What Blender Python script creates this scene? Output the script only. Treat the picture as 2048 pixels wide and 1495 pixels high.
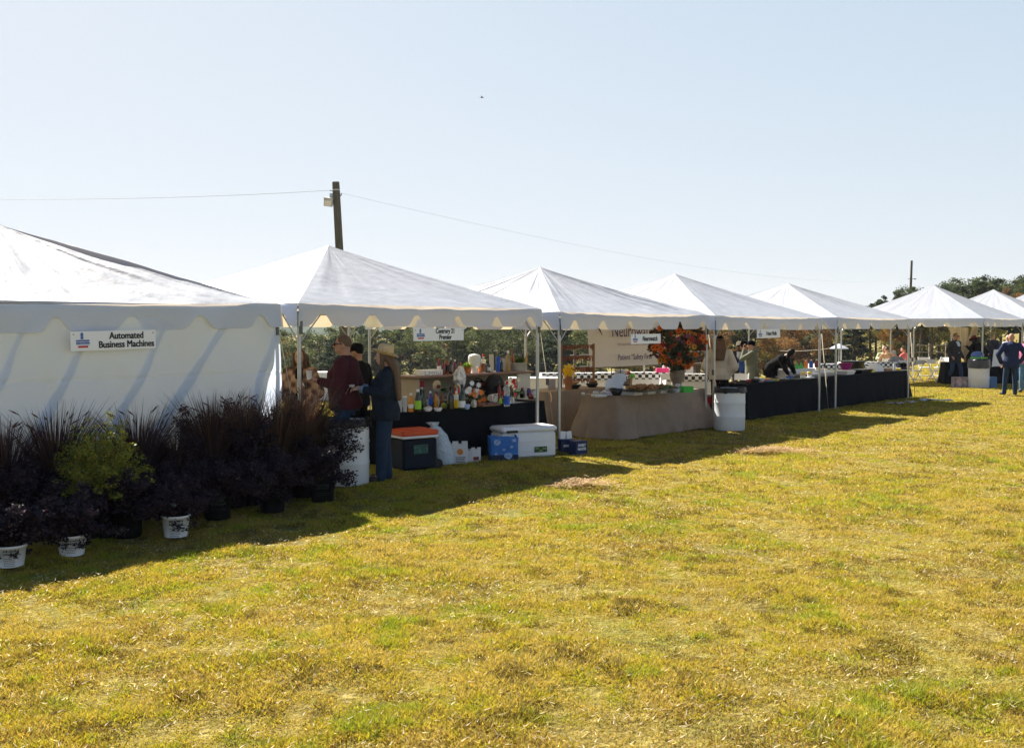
import bpy, bmesh, math, random
import numpy as np
from mathutils import Vector, Matrix, noise
from math import radians as R, sin, cos, pi

scene = bpy.context.scene
COL = scene.collection
for o in list(bpy.data.objects):
    bpy.data.objects.remove(o)
random.seed(7)
rng = np.random.default_rng(11)

# ------------------------------------------------------------------ camera
CAMZ, PITCH, FPX = 1.93, R(2.56), 2000.0
cam = bpy.data.objects.new('camera', bpy.data.cameras.new('camera'))
COL.objects.link(cam)
cam.data.sensor_width = 36.0
cam.data.lens = FPX / 2048 * 36.0
cam.data.clip_start, cam.data.clip_end = 0.1, 6000
cam.location = (0, 0, CAMZ)
cam.rotation_euler = (pi / 2 - PITCH, 0, 0)
scene.camera = cam

# ------------------------------------------------------------------ light
SUN_EL = R(42.5)
SUN_DIR = Vector((-0.563 * cos(SUN_EL), 0.826 * cos(SUN_EL), sin(SUN_EL))).normalized()
world = bpy.data.worlds.new('World')
scene.world = world
world.use_nodes = True
wn, wl = world.node_tree.nodes, world.node_tree.links
sky = wn.new('ShaderNodeTexSky')
sky.sky_type = 'NISHITA'
sky.sun_disc = False
sky.sun_elevation = SUN_EL
sky.sun_rotation = math.atan2(SUN_DIR.x, SUN_DIR.y)
sky.air_density, sky.dust_density, sky.ozone_density = 1.0, 0.6, 2.0
# thin bright autumn veil: the sky's own radiance rolls off instead of burning out round the sun
SKYK, SKYG = 1.55, 3.30
vd = wn.new('ShaderNodeVectorMath')
vd.operation = 'ADD'
vd.inputs[1].default_value = (SKYK, SKYK, SKYK)
vq = wn.new('ShaderNodeVectorMath')
vq.operation = 'DIVIDE'
vk = wn.new('ShaderNodeVectorMath')
vk.operation = 'MULTIPLY'
vk.inputs[1].default_value = (SKYG * .965, SKYG * 1.005, SKYG * 1.06)
wl.new(sky.outputs[0], vd.inputs[0])
wl.new(sky.outputs[0], vq.inputs[0])
wl.new(vd.outputs[0], vq.inputs[1])
wl.new(vq.outputs[0], vk.inputs[0])
# overhead, out of view, the sky is darkened and blued to deepen shade
tcw = wn.new('ShaderNodeTexCoord')
sxyz = wn.new('ShaderNodeSeparateXYZ')
wl.new(tcw.outputs['Generated'], sxyz.inputs[0])
mrz = wn.new('ShaderNodeMapRange')
mrz.interpolation_type = 'SMOOTHSTEP'
mrz.inputs[1].default_value, mrz.inputs[2].default_value = .34, .80
wl.new(sxyz.outputs['Z'], mrz.inputs[0])
mixz = wn.new('ShaderNodeMix')
mixz.data_type = 'RGBA'
mixz.inputs['A'].default_value, mixz.inputs['B'].default_value = (1, 1, 1, 1), (.07, .15, .33, 1)
wl.new(mrz.outputs[0], mixz.inputs['Factor'])
vz = wn.new('ShaderNodeVectorMath')
vz.operation = 'MULTIPLY'
wl.new(vk.outputs[0], vz.inputs[0])
wl.new(mixz.outputs['Result'], vz.inputs[1])
wl.new(vz.outputs[0], wn['Background'].inputs[0])
wn['Background'].inputs[1].default_value = 0.10
sun = bpy.data.objects.new('sun', bpy.data.lights.new('sun', 'SUN'))
COL.objects.link(sun)
sun.data.energy = 5.0
sun.data.angle = R(0.53)
sun.data.color = (1.0, 0.93, 0.82)
sun.rotation_euler = SUN_DIR.to_track_quat('Z', 'Y').to_euler()
sun.location = (-30, 40, 50)
vs = scene.view_settings
vs.view_transform, vs.look, vs.gamma, vs.use_curve_mapping = 'Standard', 'None', 1.0, False
vs.exposure = 1.62
scene.cycles.max_bounces = 8
scene.cycles.transparent_max_bounces = 12

# ------------------------------------------------------------------ where things stand
TH = R(48.9)                                   # the row of tents runs off in this direction
DV = Vector((cos(TH), sin(TH), 0))
NV = Vector((-sin(TH), cos(TH), 0))
F0 = Vector((-2.6, 12.18, 0))                  # front left foot of the first open tent


def row(u, v, z=0.0):                          # u along the tent fronts, v back into the tents
    return F0 + DV * u + NV * v + Vector((0, 0, z))


def ray(px, py):
    a, b = (px - 1024) / FPX, (747.5 - py) / FPX
    return Vector((a, cos(PITCH) + b * sin(PITCH), -sin(PITCH) + b * cos(PITCH)))


def gp(px, py, z=0.0):                         # point on the ground (or on a level z)
    d = ray(px, py)
    t = (z - CAMZ) / d.z
    return Vector((d.x * t, d.y * t, z))


def at(px, py, y):
    d = ray(px, py)
    t = y / d.y
    return Vector((d.x * t, y, CAMZ + d.z * t))


def pv(px, py, v):                             # point on the upright plane v of the row -> (u, z)
    d = ray(px, py)
    t = (F0.dot(NV) + v) / (d.x * NV.x + d.y * NV.y)
    p = Vector((d.x * t, d.y * t, 0))
    return (p - F0).dot(DV), CAMZ + d.z * t


def pw(px, py, v):
    u, z = pv(px, py, v)
    return row(u, v, z)


def sstep(a, b, x):
    t = min(1, max(0, (x - a) / (b - a)))
    return t * t * (3 - 2 * t)


# ------------------------------------------------------------------ materials
MATS = {}


def mat(name, col, rough=.7, var=.12, sc=6., bump=0., bsc=40., metal=0., spec=.3, transl=0., tcol=None,
        attr=False, glass=0., stretch=None, coat=0., emit=0.):
    if name in MATS:
        return MATS[name]
    m = bpy.data.materials.new(name)
    m.use_nodes = True
    n, l = m.node_tree.nodes, m.node_tree.links
    p = n['Principled BSDF']
    p.inputs['Roughness'].default_value = rough
    p.inputs['Metallic'].default_value = metal
    p.inputs['Specular IOR Level'].default_value = spec
    p.inputs['Transmission Weight'].default_value = glass
    p.inputs['Coat Weight'].default_value = coat
    tc = n.new('ShaderNodeTexCoord')
    mp = n.new('ShaderNodeMapping')
    l.new(tc.outputs['Object'], mp.inputs[0])
    if stretch:
        mp.inputs['Scale'].default_value = stretch
    nz = n.new('ShaderNodeTexNoise')
    nz.inputs['Scale'].default_value = sc
    nz.inputs['Detail'].default_value = 4
    l.new(mp.outputs[0], nz.inputs['Vector'])
    mr = n.new('ShaderNodeMapRange')
    mr.inputs[1].default_value, mr.inputs[2].default_value = .25, .75
    mr.inputs[3].default_value, mr.inputs[4].default_value = 1 - var, 1 + var
    l.new(nz.outputs[0], mr.inputs[0])
    vm = n.new('ShaderNodeVectorMath')
    vm.operation = 'SCALE'
    vm.inputs[0].default_value = col[:3]
    l.new(mr.outputs[0], vm.inputs['Scale'])
    c = vm.outputs[0]
    if attr:
        at_ = n.new('ShaderNodeAttribute')
        at_.attribute_name = 'Col'
        v2 = n.new('ShaderNodeVectorMath')
        v2.operation = 'MULTIPLY'
        l.new(c, v2.inputs[0])
        l.new(at_.outputs['Color'], v2.inputs[1])
        c = v2.outputs[0]
    l.new(c, p.inputs['Base Color'])
    if bump:
        bz = n.new('ShaderNodeTexNoise')
        bz.inputs['Scale'].default_value = bsc
        bz.inputs['Detail'].default_value = 5
        l.new(mp.outputs[0], bz.inputs['Vector'])
        b = n.new('ShaderNodeBump')
        b.inputs['Strength'].default_value = min(1, bump)
        b.inputs['Distance'].default_value = .02
        l.new(bz.outputs[0], b.inputs['Height'])
        l.new(b.outputs[0], p.inputs['Normal'])
    if transl:
        t = n.new('ShaderNodeBsdfTranslucent')
        if attr:
            v3 = n.new('ShaderNodeVectorMath')
            v3.operation = 'MULTIPLY'
            v3.inputs[1].default_value = tcol or (1, 1, 1)
            l.new(c, v3.inputs[0])
            l.new(v3.outputs[0], t.inputs[0])
        else:
            t.inputs[0].default_value = (*(tcol or col[:3]), 1)
        mx = n.new('ShaderNodeMixShader')
        mx.inputs[0].default_value = transl
        l.new(p.outputs[0], mx.inputs[1])
        l.new(t.outputs[0], mx.inputs[2])
        l.new(mx.outputs[0], n['Material Output'].inputs[0])
    MATS[name] = m
    return m


# ------------------------------------------------------------------ mesh builder
class MB:
    def __init__(s):
        s.v, s.f, s.m, s.s = [], [], [], []

    def add(s, vs_, fs, mi=0, sm=False):
        o = len(s.v)
        s.v += [tuple(p) for p in vs_]
        for f in fs:
            s.f.append([i + o for i in f])
            s.m.append(mi)
            s.s.append(sm)
        return s

    def box(s, c, d, rz=0., mi=0, top=1., M=None, bev=0.):
        x, y, z = d[0] / 2, d[1] / 2, d[2] / 2
        if bev:
            b = min(bev, x * .9, y * .9, z * .9)
            rings = []
            for zz, i in ((-z, b), (-z + b, 0), (z - b, 0), (z, b)):
                X, Y, q = x - i, y - i, b if i == 0 else b * .5
                rings.append([(X, -Y + q, zz), (X, Y - q, zz), (X - q, Y, zz), (-X + q, Y, zz),
                              (-X, Y - q, zz), (-X, -Y + q, zz), (-X + q, -Y, zz), (X - q, -Y, zz)])
            vs_ = [p for r in rings for p in r]
            n = 8
            fs = []
            for i in range(3):
                for j in range(n):
                    fs.append([i * n + j, i * n + (j + 1) % n, (i + 1) * n + (j + 1) % n, (i + 1) * n + j])
            fs.append(list(range(n))[::-1])
            fs.append([3 * n + j for j in range(n)])
        else:
            vs_ = [(-x, -y, -z), (x, -y, -z), (x, y, -z), (-x, y, -z),
                   (-x * top, -y * top, z), (x * top, -y * top, z), (x * top, y * top, z), (-x * top, y * top, z)]
            fs = [[3, 2, 1, 0], [4, 5, 6, 7], [0, 1, 5, 4], [1, 2, 6, 5], [2, 3, 7, 6], [3, 0, 4, 7]]
        m = M or Matrix.Rotation(rz, 3, 'Z')
        c = Vector(c)
        return s.add([m @ Vector(p) + c for p in vs_], fs, mi)

    def tube(s, pts, rad, n=8, mi=0, cap=True, sm=True, flat=1.):
        pts = [Vector(p) for p in pts]
        if not isinstance(rad, (list, tuple)):
            rad = [rad] * len(pts)
        vs_, up = [], None
        for i, p in enumerate(pts):
            t = (pts[min(i + 1, len(pts) - 1)] - pts[max(i - 1, 0)])
            t = t.normalized() if t.length > 1e-9 else Vector((0, 0, 1))
            if up is None:
                up = Vector((0, 0, 1)) if abs(t.z) < .9 else Vector((0, 1, 0))
            a = t.cross(up)
            a = a.normalized() if a.length > 1e-6 else Vector((1, 0, 0))
            b = t.cross(a)
            up = -b if False else (a.cross(t))
            for k in range(n):
                th = 2 * pi * k / n
                vs_.append(p + (a * cos(th) + b * sin(th) * flat) * rad[i])
        fs = []
        for i in range(len(pts) - 1):
            for k in range(n):
                fs.append([i * n + k, (i + 1) * n + k, (i + 1) * n + (k + 1) % n, i * n + (k + 1) % n])
        s.add(vs_, fs, mi, sm)
        if cap:
            s.add(vs_[:n], [list(range(n))], mi)
            s.add(vs_[-n:], [list(range(n))[::-1]], mi)
        return s

    def bar(s, a, b, r, n=8, mi=0, r2=None):
        return s.tube([a, b], [r, r if r2 is None else r2], n, mi)

    def lathe(s, prof, c=(0, 0, 0), n=16, mi=0, sm=True, M=None, sx=1., sy=1.):
        c = Vector(c)
        vs_ = []
        for r, z in prof:
            for k in range(n):
                th = 2 * pi * k / n
                p = Vector((r * cos(th) * sx, r * sin(th) * sy, z))
                vs_.append((M @ p if M else p) + c)
        fs = []
        for i in range(len(prof) - 1):
            for k in range(n):
                fs.append([i * n + k, i * n + (k + 1) % n, (i + 1) * n + (k + 1) % n, (i + 1) * n + k])
        s.add(vs_, fs, mi, sm)
        if prof[0][0] > 1e-5:
            s.add(vs_[:n], [list(range(n))[::-1]], mi)
        if prof[-1][0] > 1e-5:
            s.add(vs_[-n:], [list(range(n))], mi)
        return s

    def ell(s, c, r, n=10, mi=0, M=None):
        prof = [(sin(pi * i / n), -cos(pi * i / n)) for i in range(n + 1)]
        c = Vector(c)
        if not isinstance(r, (tuple, list)):
            r = (r, r, r)
        vs_ = []
        k2 = n + 4
        for a, z in prof:
            for k in range(k2):
                th = 2 * pi * k / k2
                p = Vector((a * cos(th) * r[0], a * sin(th) * r[1], z * r[2]))
                vs_.append((M @ p if M else p) + c)
        fs = []
        for i in range(n):
            for k in range(k2):
                fs.append([i * k2 + k, i * k2 + (k + 1) % k2, (i + 1) * k2 + (k + 1) % k2, (i + 1) * k2 + k])
        return s.add(vs_, fs, mi, True)

    def capsule(s, a, b, ra, rb, n=10):
        a, b = Vector(a), Vector(b)
        s.tube([a, b], [ra, rb], n)
        s.ell(a, ra, 6)
        s.ell(b, rb, 6)
        return s

    def loft(s, rings, n=16, mi=0, sm=True, cap=True):    # rings: (centre, rx, ry[, rotation])
        vs_ = []
        for r in rings:
            c = Vector(r[0])
            m = r[3] if len(r) > 3 else None
            for k in range(n):
                th = 2 * pi * k / n
                p = Vector((r[1] * cos(th), r[2] * sin(th), 0))
                vs_.append((m @ p if m else p) + c)
        fs = []
        for i in range(len(rings) - 1):
            for k in range(n):
                fs.append([i * n + k, i * n + (k + 1) % n, (i + 1) * n + (k + 1) % n, (i + 1) * n + k])
        s.add(vs_, fs, mi, sm)
        if cap:
            s.add(vs_[:n], [list(range(n))[::-1]], mi)
            s.add(vs_[-n:], [list(range(n))], mi)
        return s

    def sheet(s, fn, nu, nv, mi=0, sm=True, flip=False):
        vs_ = [fn(i / nu, j / nv) for j in range(nv + 1) for i in range(nu + 1)]
        w = nu + 1
        fs = []
        for j in range(nv):
            for i in range(nu):
                f = [j * w + i, j * w + i + 1, (j + 1) * w + i + 1, (j + 1) * w + i]
                fs.append(f[::-1] if flip else f)
        return s.add(vs_, fs, mi, sm)

    def mesh(s, name, mats):
        me = bpy.data.meshes.new(name)
        me.from_pydata(s.v, [], s.f)
        for m in (mats if isinstance(mats, (list, tuple)) else [mats]):
            me.materials.append(m)
        me.polygons.foreach_set('material_index', s.m)
        me.polygons.foreach_set('use_smooth', s.s)
        me.update()
        return me

    def build(s, name, mats, parent=None, loc=None, rz=0.):
        o = bpy.data.objects.new(name, s.mesh(name, mats))
        COL.objects.link(o)
        if parent is not None:
            o.parent = parent
        if loc is not None:
            o.location = loc
        o.rotation_euler.z = rz
        return o


def tag(o, label=None, cat=None, group=None, kind=None):
    if label:
        o['label'] = label
    if cat:
        o['category'] = cat
    if group:
        o['group'] = group
    if kind:
        o['kind'] = kind
    return o


def thing(name, label, cat, loc=(0, 0, 0), rz=0., group=None):
    o = bpy.data.objects.new(name, None)
    COL.objects.link(o)
    o.empty_display_size = .2
    o.location = loc
    o.rotation_euler = (0, 0, rz)
    return tag(o, label, cat, group)


def copy_tree(o, parent=None):
    c = o.copy()
    COL.objects.link(c)
    if parent is not None:
        c.parent = parent
    for ch in o.children:
        copy_tree(ch, c)
    return c


def remesh(mb, name, m, vox=.012, smooth=4):
    me = mb.mesh(name + '_raw', m)
    o = bpy.data.objects.new(name + '_raw', me)
    COL.objects.link(o)
    a = o.modifiers.new('r', 'REMESH')
    a.mode, a.voxel_size, a.use_smooth_shade = 'VOXEL', vox, True
    if smooth:
        b = o.modifiers.new('s', 'SMOOTH')
        b.factor, b.iterations = .5, smooth
    dg = bpy.context.evaluated_depsgraph_get()
    out = bpy.data.meshes.new_from_object(o.evaluated_get(dg))
    out.name = name
    bpy.data.objects.remove(o)
    out.materials.clear()
    out.materials.append(m)
    for p in out.polygons:
        p.use_smooth = True
    return out


def put(me, name, parent=None, loc=None, rz=0.):
    o = bpy.data.objects.new(name, me)
    COL.objects.link(o)
    if parent is not None:
        o.parent = parent
    if loc is not None:
        o.location = loc
    o.rotation_euler.z = rz
    return o


def text_mesh(body, size, m, bold=.0, sx=1., align='CENTER', depth=.001):
    cu = bpy.data.curves.new('lettering', 'FONT')
    cu.body, cu.size, cu.align_x, cu.align_y = body, size, align, 'CENTER'
    cu.extrude = depth
    cu.resolution_u = 3
    o = bpy.data.objects.new('lettering', cu)
    COL.objects.link(o)
    dg = bpy.context.evaluated_depsgraph_get()
    me = bpy.data.meshes.new_from_object(o.evaluated_get(dg))
    bpy.data.objects.remove(o)
    if bold:                                   # heavier strokes: copies a hair apart
        bm = bmesh.new()
        for dx, dy, dz in ((-1, -.6, 0), (1, -.6, .0004), (-1, .6, .0008), (1, .6, .0012)):
            c = me.copy()
            c.transform(Matrix.Translation((dx * bold, dy * bold, dz)))
            bm.from_mesh(c)
            bpy.data.meshes.remove(c)
        bm.to_mesh(me)
        bm.free()
    me.materials.clear()
    me.materials.append(m)
    # letters stand upright: x right, z up, facing -y
    me.transform(Matrix(((sx, 0, 0, 0), (0, 0, -1, 0), (0, 1, 0, 0), (0, 0, 0, 1))))
    me.name = 'lettering'
    return me


def np_mesh(name, verts, faces_n, m, cols=None, smooth=False):
    """verts (N,3); every face has faces_n own vertices in a row"""
    nf = len(verts) // faces_n
    me = bpy.data.meshes.new(name)
    me.vertices.add(len(verts))
    me.vertices.foreach_set('co', np.asarray(verts, np.float32).ravel())
    me.loops.add(len(verts))
    me.loops.foreach_set('vertex_index', np.arange(len(verts), dtype=np.int32))
    me.polygons.add(nf)
    me.polygons.foreach_set('loop_start', np.arange(0, len(verts), faces_n, dtype=np.int32))
    me.polygons.foreach_set('loop_total', np.full(nf, faces_n, np.int32))
    if smooth:
        me.polygons.foreach_set('use_smooth', np.ones(nf, bool))
    if cols is not None:
        a = me.color_attributes.new('Col', 'FLOAT_COLOR', 'POINT')
        c = np.ones((len(verts), 4), np.float32)
        c[:, :3] = cols
        a.data.foreach_set('color', c.ravel())
    me.materials.append(m)
    me.update()
    me.validate()
    return me


def vnoise(x, y, seed=0):
    xi, yi = np.floor(x).astype(np.int64), np.floor(y).astype(np.int64)
    fx, fy = x - xi, y - yi
    fx, fy = fx * fx * (3 - 2 * fx), fy * fy * (3 - 2 * fy)

    def h(a, b):
        k = (a * 374761393 + b * 668265263 + seed * 1442695041) & 0x7fffffff
        k = ((k ^ (k >> 13)) * 1274126177) & 0x7fffffff
        return ((k ^ (k >> 16)) & 0xffff) / 65535.0
    return (h(xi, yi) * (1 - fx) + h(xi + 1, yi) * fx) * (1 - fy) + (h(xi, yi + 1) * (1 - fx) + h(xi + 1, yi + 1) * fx) * fy


def fbm(x, y, seed=0, o=3):
    s, a, t = 0, 1, 0
    for i in range(o):
        s = s + a * vnoise(x * 2 ** i, y * 2 ** i, seed + i)
        t += a
        a *= .5
    return s / t

# ------------------------------------------------------------------ ground
def terrain(x, y):
    x, y = np.asarray(x, float), np.asarray(y, float)
    t = np.clip((y - 34) / 100, 0, 1)
    t = t * t * (3 - 2 * t)
    q = np.clip((.46 - x / np.maximum(y, 1)) / .16, 0, 1)
    q = q * q * (3 - 2 * q)
    return -7.0 * t * q + .012 * np.clip(y - 150, 0, 400)


def tuss(x, y):                                # the lawn's own lumps
    return (fbm(x * 2.3, y * 2.3, 3, 3) - .5) * .12 + (fbm(x * .35, y * .35, 9, 2) - .5) * .10


def build_ground():
    ys = np.concatenate([np.linspace(-14, 3.6, 14), 4 * (220.0) ** (np.linspace(0, 1, 330))])
    nx = 260
    v = []
    for y in ys:
        h = 9 + 1.0 * max(y, 0) + (y if y > 300 else 0)
        xs = np.linspace(-1, 1, nx) * h
        z = terrain(xs, np.full(nx, y))
        f = np.clip((34 - y) / 20, 0, 1) * (1 if y > 2 else .3)
        z = z + tuss(xs, np.full(nx, y)) * f * .55 - .012
        v.append(np.stack([xs, np.full(nx, y), z], 1))
    v = np.concatenate(v)
    ny = len(ys)
    i = np.arange((ny - 1) * nx).reshape(ny - 1, nx)[:, :-1].ravel()
    f = np.stack([i, i + 1, i + nx + 1, i + nx], 1)
    me = bpy.data.meshes.new('ground')
    me.from_pydata(v.tolist(), [], f.tolist())
    for p in me.polygons:
        p.use_smooth = True
    m = bpy.data.materials.new('lawn_soil')
    m.use_nodes = True
    n, l = m.node_tree.nodes, m.node_tree.links
    p = n['Principled BSDF']
    p.inputs['Roughness'].default_value = .95
    p.inputs['Specular IOR Level'].default_value = .1
    tc = n.new('ShaderNodeTexCoord')
    cols = None
    for sc_, det, stops in ((.9, 8, ((.3, (.17, .14, .045)), (.5, (.22, .185, .055)), (.7, (.15, .165, .04)))),
                            (14., 5, ((.3, (.55, .5, .4)), (.62, (1.25, 1.2, 1.1)), (.75, (1.6, 1.5, 1.6))))):
        nz = n.new('ShaderNodeTexNoise')
        nz.inputs['Scale'].default_value, nz.inputs['Detail'].default_value = sc_, det
        l.new(tc.outputs['Object'], nz.inputs['Vector'])
        cr = n.new('ShaderNodeValToRGB')
        e = cr.color_ramp.elements
        e[0].position, e[0].color = stops[0][0], (*stops[0][1], 1)
        e[1].position, e[1].color = stops[2][0], (*stops[2][1], 1)
        k = e.new(stops[1][0])
        k.color = (*stops[1][1], 1)
        l.new(nz.outputs[0], cr.inputs[0])
        if cols is None:
            cols = cr.outputs[0]
        else:
            vm = n.new('ShaderNodeVectorMath')
            vm.operation = 'MULTIPLY'
            l.new(cols, vm.inputs[0])
            l.new(cr.outputs[0], vm.inputs[1])
            cols = vm.outputs[0]
    l.new(cols, p.inputs['Base Color'])
    bz = n.new('ShaderNodeTexNoise')
    bz.inputs['Scale'].default_value, bz.inputs['Detail'].default_value = 30, 6
    l.new(tc.outputs['Object'], bz.inputs['Vector'])
    b = n.new('ShaderNodeBump')
    b.inputs['Strength'].default_value, b.inputs['Distance'].default_value = .8, .05
    l.new(bz.outputs[0], b.inputs['Height'])
    l.new(b.outputs[0], p.inputs['Normal'])
    me.materials.append(m)
    o = put(me, 'ground')
    tag(o, kind='structure')


def build_grass():
    yy = np.linspace(4.1, 62, 3000)
    dens = 11500 * np.minimum((9 / yy) ** 2, 1.6) * (1.16 * yy + 3)
    cdf = np.cumsum(dens) * (yy[1] - yy[0])
    N = int(cdf[-1])
    y = np.interp(rng.random(N) * cdf[-1], cdf, yy)
    x = (rng.random(N) * 2 - 1) * (.58 * y + 1.5)
    # patches
    g = fbm(x * .55 + 3, y * .8, 21, 4)                       # green against straw
    g2 = fbm(x * 2.6, y * 2.6, 31, 3)
    band = fbm((x * DV.x + y * DV.y) * .12, (x * NV.x + y * NV.y) * .9, 41, 3)
    dry = fbm(x * .8 + 40, y * 1.1 + 7, 51, 4)
    hole = fbm(x * 2.3, y * 2.3, 3, 3)                          # same lumps as the ground
    lod = np.maximum(1, y / 8.0)
    g3 = fbm(x * 7.5, y * 7.5, 61, 2)
    gr = g * .17 + g2 * .40 + g3 * .36 + band * .12 + rng.normal(0, .05, N) - .025
    col = np.empty((N, 3))
    straw, yel, grn, dgr, brn, pale = [np.array(c) for c in
        ((.46, .35, .095), (.44, .362, .040), (.285, .33, .034), (.12, .16, .025), (.25, .145, .05), (.68, .58, .40))]
    t = np.clip((gr - .42) / .16, 0, 1)[:, None]
    col[:] = straw * (1 - t) + yel * t
    t = np.clip((gr - .58) / .12, 0, 1)[:, None]
    col = col * (1 - t) + grn * t
    r = rng.random(N)
    dk = rng.random(N) < .6 * np.clip((fbm(x * 5.2 + 9, y * 5.2, 71, 3) - .585) * 8, 0, 1)
    col[dk] = np.array((.15, .10, .022))
    col[r < .06] = dgr
    col[(r > .06) & (r < .06 + .25 * np.clip((dry - .5) * 5, 0, 1))] = brn
    pm = r > .9945 - .014 * np.clip((dry - .48) * 5, 0, 1)
    col[pm] = pale
    col *= rng.uniform(.75, 1.25, N)[:, None]
    h = (.007 + .014 * rng.random(N)) * (.62 + .98 * np.clip((hole - .30) / .36, 0, 1)) * (1 + .25 * np.clip(lod - 1, 0, 2))
    h *= np.where(r < .012, 1.9, 1)
    h *= 1 + .35 * np.clip(gr - .55, 0, .3) / .1
    w = .0026 * lod * rng.uniform(.7, 1.5, N) + .0008
    a = rng.random(N) * 2 * pi
    b = rng.random(N) * 2 * pi
    lean = h * rng.uniform(.2, 1.7, N)
    z0 = terrain(x, y) + tuss(x, y) * .55 * np.clip((34 - y) / 20, 0, 1) - .014
    flat = pm
    h = np.where(flat, rng.uniform(.006, .02, N), h)
    lean = np.where(flat, rng.uniform(.015, .045, N), lean)
    z0 = np.where(flat, z0 + .014 + .016 * rng.random(N), z0)
    w = np.where(flat, w * 1.2, w)
    base = np.stack([x, y, z0], 1)
    side = np.stack([np.cos(a) * w, np.sin(a) * w, np.zeros(N)], 1)
    tip = base + np.stack([np.cos(b) * lean, np.sin(b) * lean, h], 1)
    tris = np.stack([base - side, base + side, tip], 1).reshape(-1, 3)
    m = mat('grass_blade', (1, 1, 1), .6, var=.05, attr=True, transl=.45, tcol=(1.15, 1.1, .6), spec=.2)
    me = np_mesh('grass', tris, 3, m, np.repeat(col, 3, 0))
    o = put(me, 'grass')
    tag(o, 'short sunlit autumn lawn of straw and green blades', 'grass', kind='stuff')


def build_hay():
    # loose wisps of raked dead grass lying in heaps on the lawn
    m = mat('dead_grass', (1, 1, 1), .8, attr=True, transl=.3, tcol=(1, .95, .8))
    for px, py, rx, ry, n, lb in ((1548, 905, .55, .28, 700, 'larger tan heap of dead grass on the lawn before the white oil drum'),
                                  (1165, 972, .42, .3, 500, 'thin brown wisp of dead grass on the lawn before the white cooler')):
        c = gp(px, py)
        q = rng.normal(0, .5, (n, 2)) * (rx, ry)
        z = .03 + .05 * np.exp(-(q[:, 0] / rx) ** 2 * 2) * rng.random(n)
        a = rng.random(n) * 2 * pi
        L = rng.uniform(.04, .13, n)
        w = .005
        p0 = np.stack([q[:, 0], q[:, 1], z], 1)
        d = np.stack([np.cos(a) * L, np.sin(a) * L, rng.uniform(-.01, .03, n)], 1)
        sd = np.stack([-np.sin(a) * w, np.cos(a) * w, np.zeros(n)], 1)
        vv = np.stack([p0 - sd, p0 + sd, p0 + d + sd, p0 + d - sd], 1).reshape(-1, 3)
        cc = np.array((.50, .33, .17)) * rng.uniform(.5, 1.3, (n, 1))
        o = put(np_mesh('dead_grass', vv, 4, m, np.repeat(cc, 4, 0)), 'dead_grass', loc=c)
        tag(o, lb, 'dead grass', kind='stuff')


# ------------------------------------------------------------------ tents
ROOF = mat('white_roof_vinyl', (.455, .495, .57), .5, var=.05, sc=1.3, bump=.6, bsc=6, spec=.25, transl=.30, tcol=(.60, .50, .34))  # sunlit copy of the white vinyl, colour darkened against the strong sun
FAB = mat('white_vinyl', (.60, .70, .88), .5, var=.035, sc=1.3, bump=.12, bsc=7, spec=.3, transl=.32, tcol=(.68, .53, .34))  # shaded copy of the white vinyl, brighter, with shade's blue in its colour
WALLM = mat('white_wall_vinyl', (.64, .71, .81), .55, var=.05, sc=1.6, bump=.15, bsc=5, spec=.25, transl=.36, tcol=(.66, .75, .93))  # white vinyl again, blue of the shade put into base and transmitted colour
PIPE = mat('aluminium_pipe', (.42, .43, .44), .42, var=.1, metal=.75, sc=12)
STRAP = mat('tan_webbing', (.60, .55, .44), .8, var=.15, sc=20)
RATCH = mat('ratchet_steel', (.10, .10, .11), .45, metal=.6)
ORNG = mat('orange_strap_end', (.75, .36, .16), .7)
WIDTH = 4.66


def hipz(x, y, W, e, p, slack, sd):
    c = W / 2
    dx, dy = x - c, y - c
    m = max(abs(dx), abs(dy))
    t = m / c                                          # 0 at the peak, 1 at the eave
    s = min(abs(dx), abs(dy)) / max(m, 1e-6)           # 1 on the hips
    prof = p - (p - e) * (t ** .93)
    mid = (1 - s * s) * t * (1 - t * .55)
    z = prof - .10 * mid * min(slack, 1.1)
    # creases that fan out of the peak and run along the hips
    ang = math.atan2(dy, dx)
    k = noise.noise((ang * 9, t * 1.3, sd)) * .040 + noise.noise((ang * 21, t * 2.5, sd + 5)) * .022
    z += k * t * (1.05 - t) * 1.7 * slack
    z += noise.noise((x * 2.2, y * 2.2, sd + 9)) * .014 * t * slack + noise.noise((x * 6, y * 6, sd)) * .006 * t
    if slack > 1.05 and dy < 0 and dx > 0 and abs(dy) >= abs(dx):      # long drag creases fanning along the right hip
        for s0, ww, aa, t0 in ((.955, .035, .030, .0), (.89, .030, .026, .1), (.80, .035, .026, .22), (.70, .035, .020, .3), (.55, .03, .014, .4), (.36, .035, .012, .35)):
            q = s - s0 - .05 * noise.noise((t * 2.3, s0 * 9, sd)) - (1 - t) * .04
            z -= aa * math.exp(-abs(q / ww) ** 1.4) * sstep(t0, t0 + .25, t) * (1 - sstep(.8, 1, t)) * (.7 + .6 * noise.noise((t * 4, s0 * 7, sd)))
    return z


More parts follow.
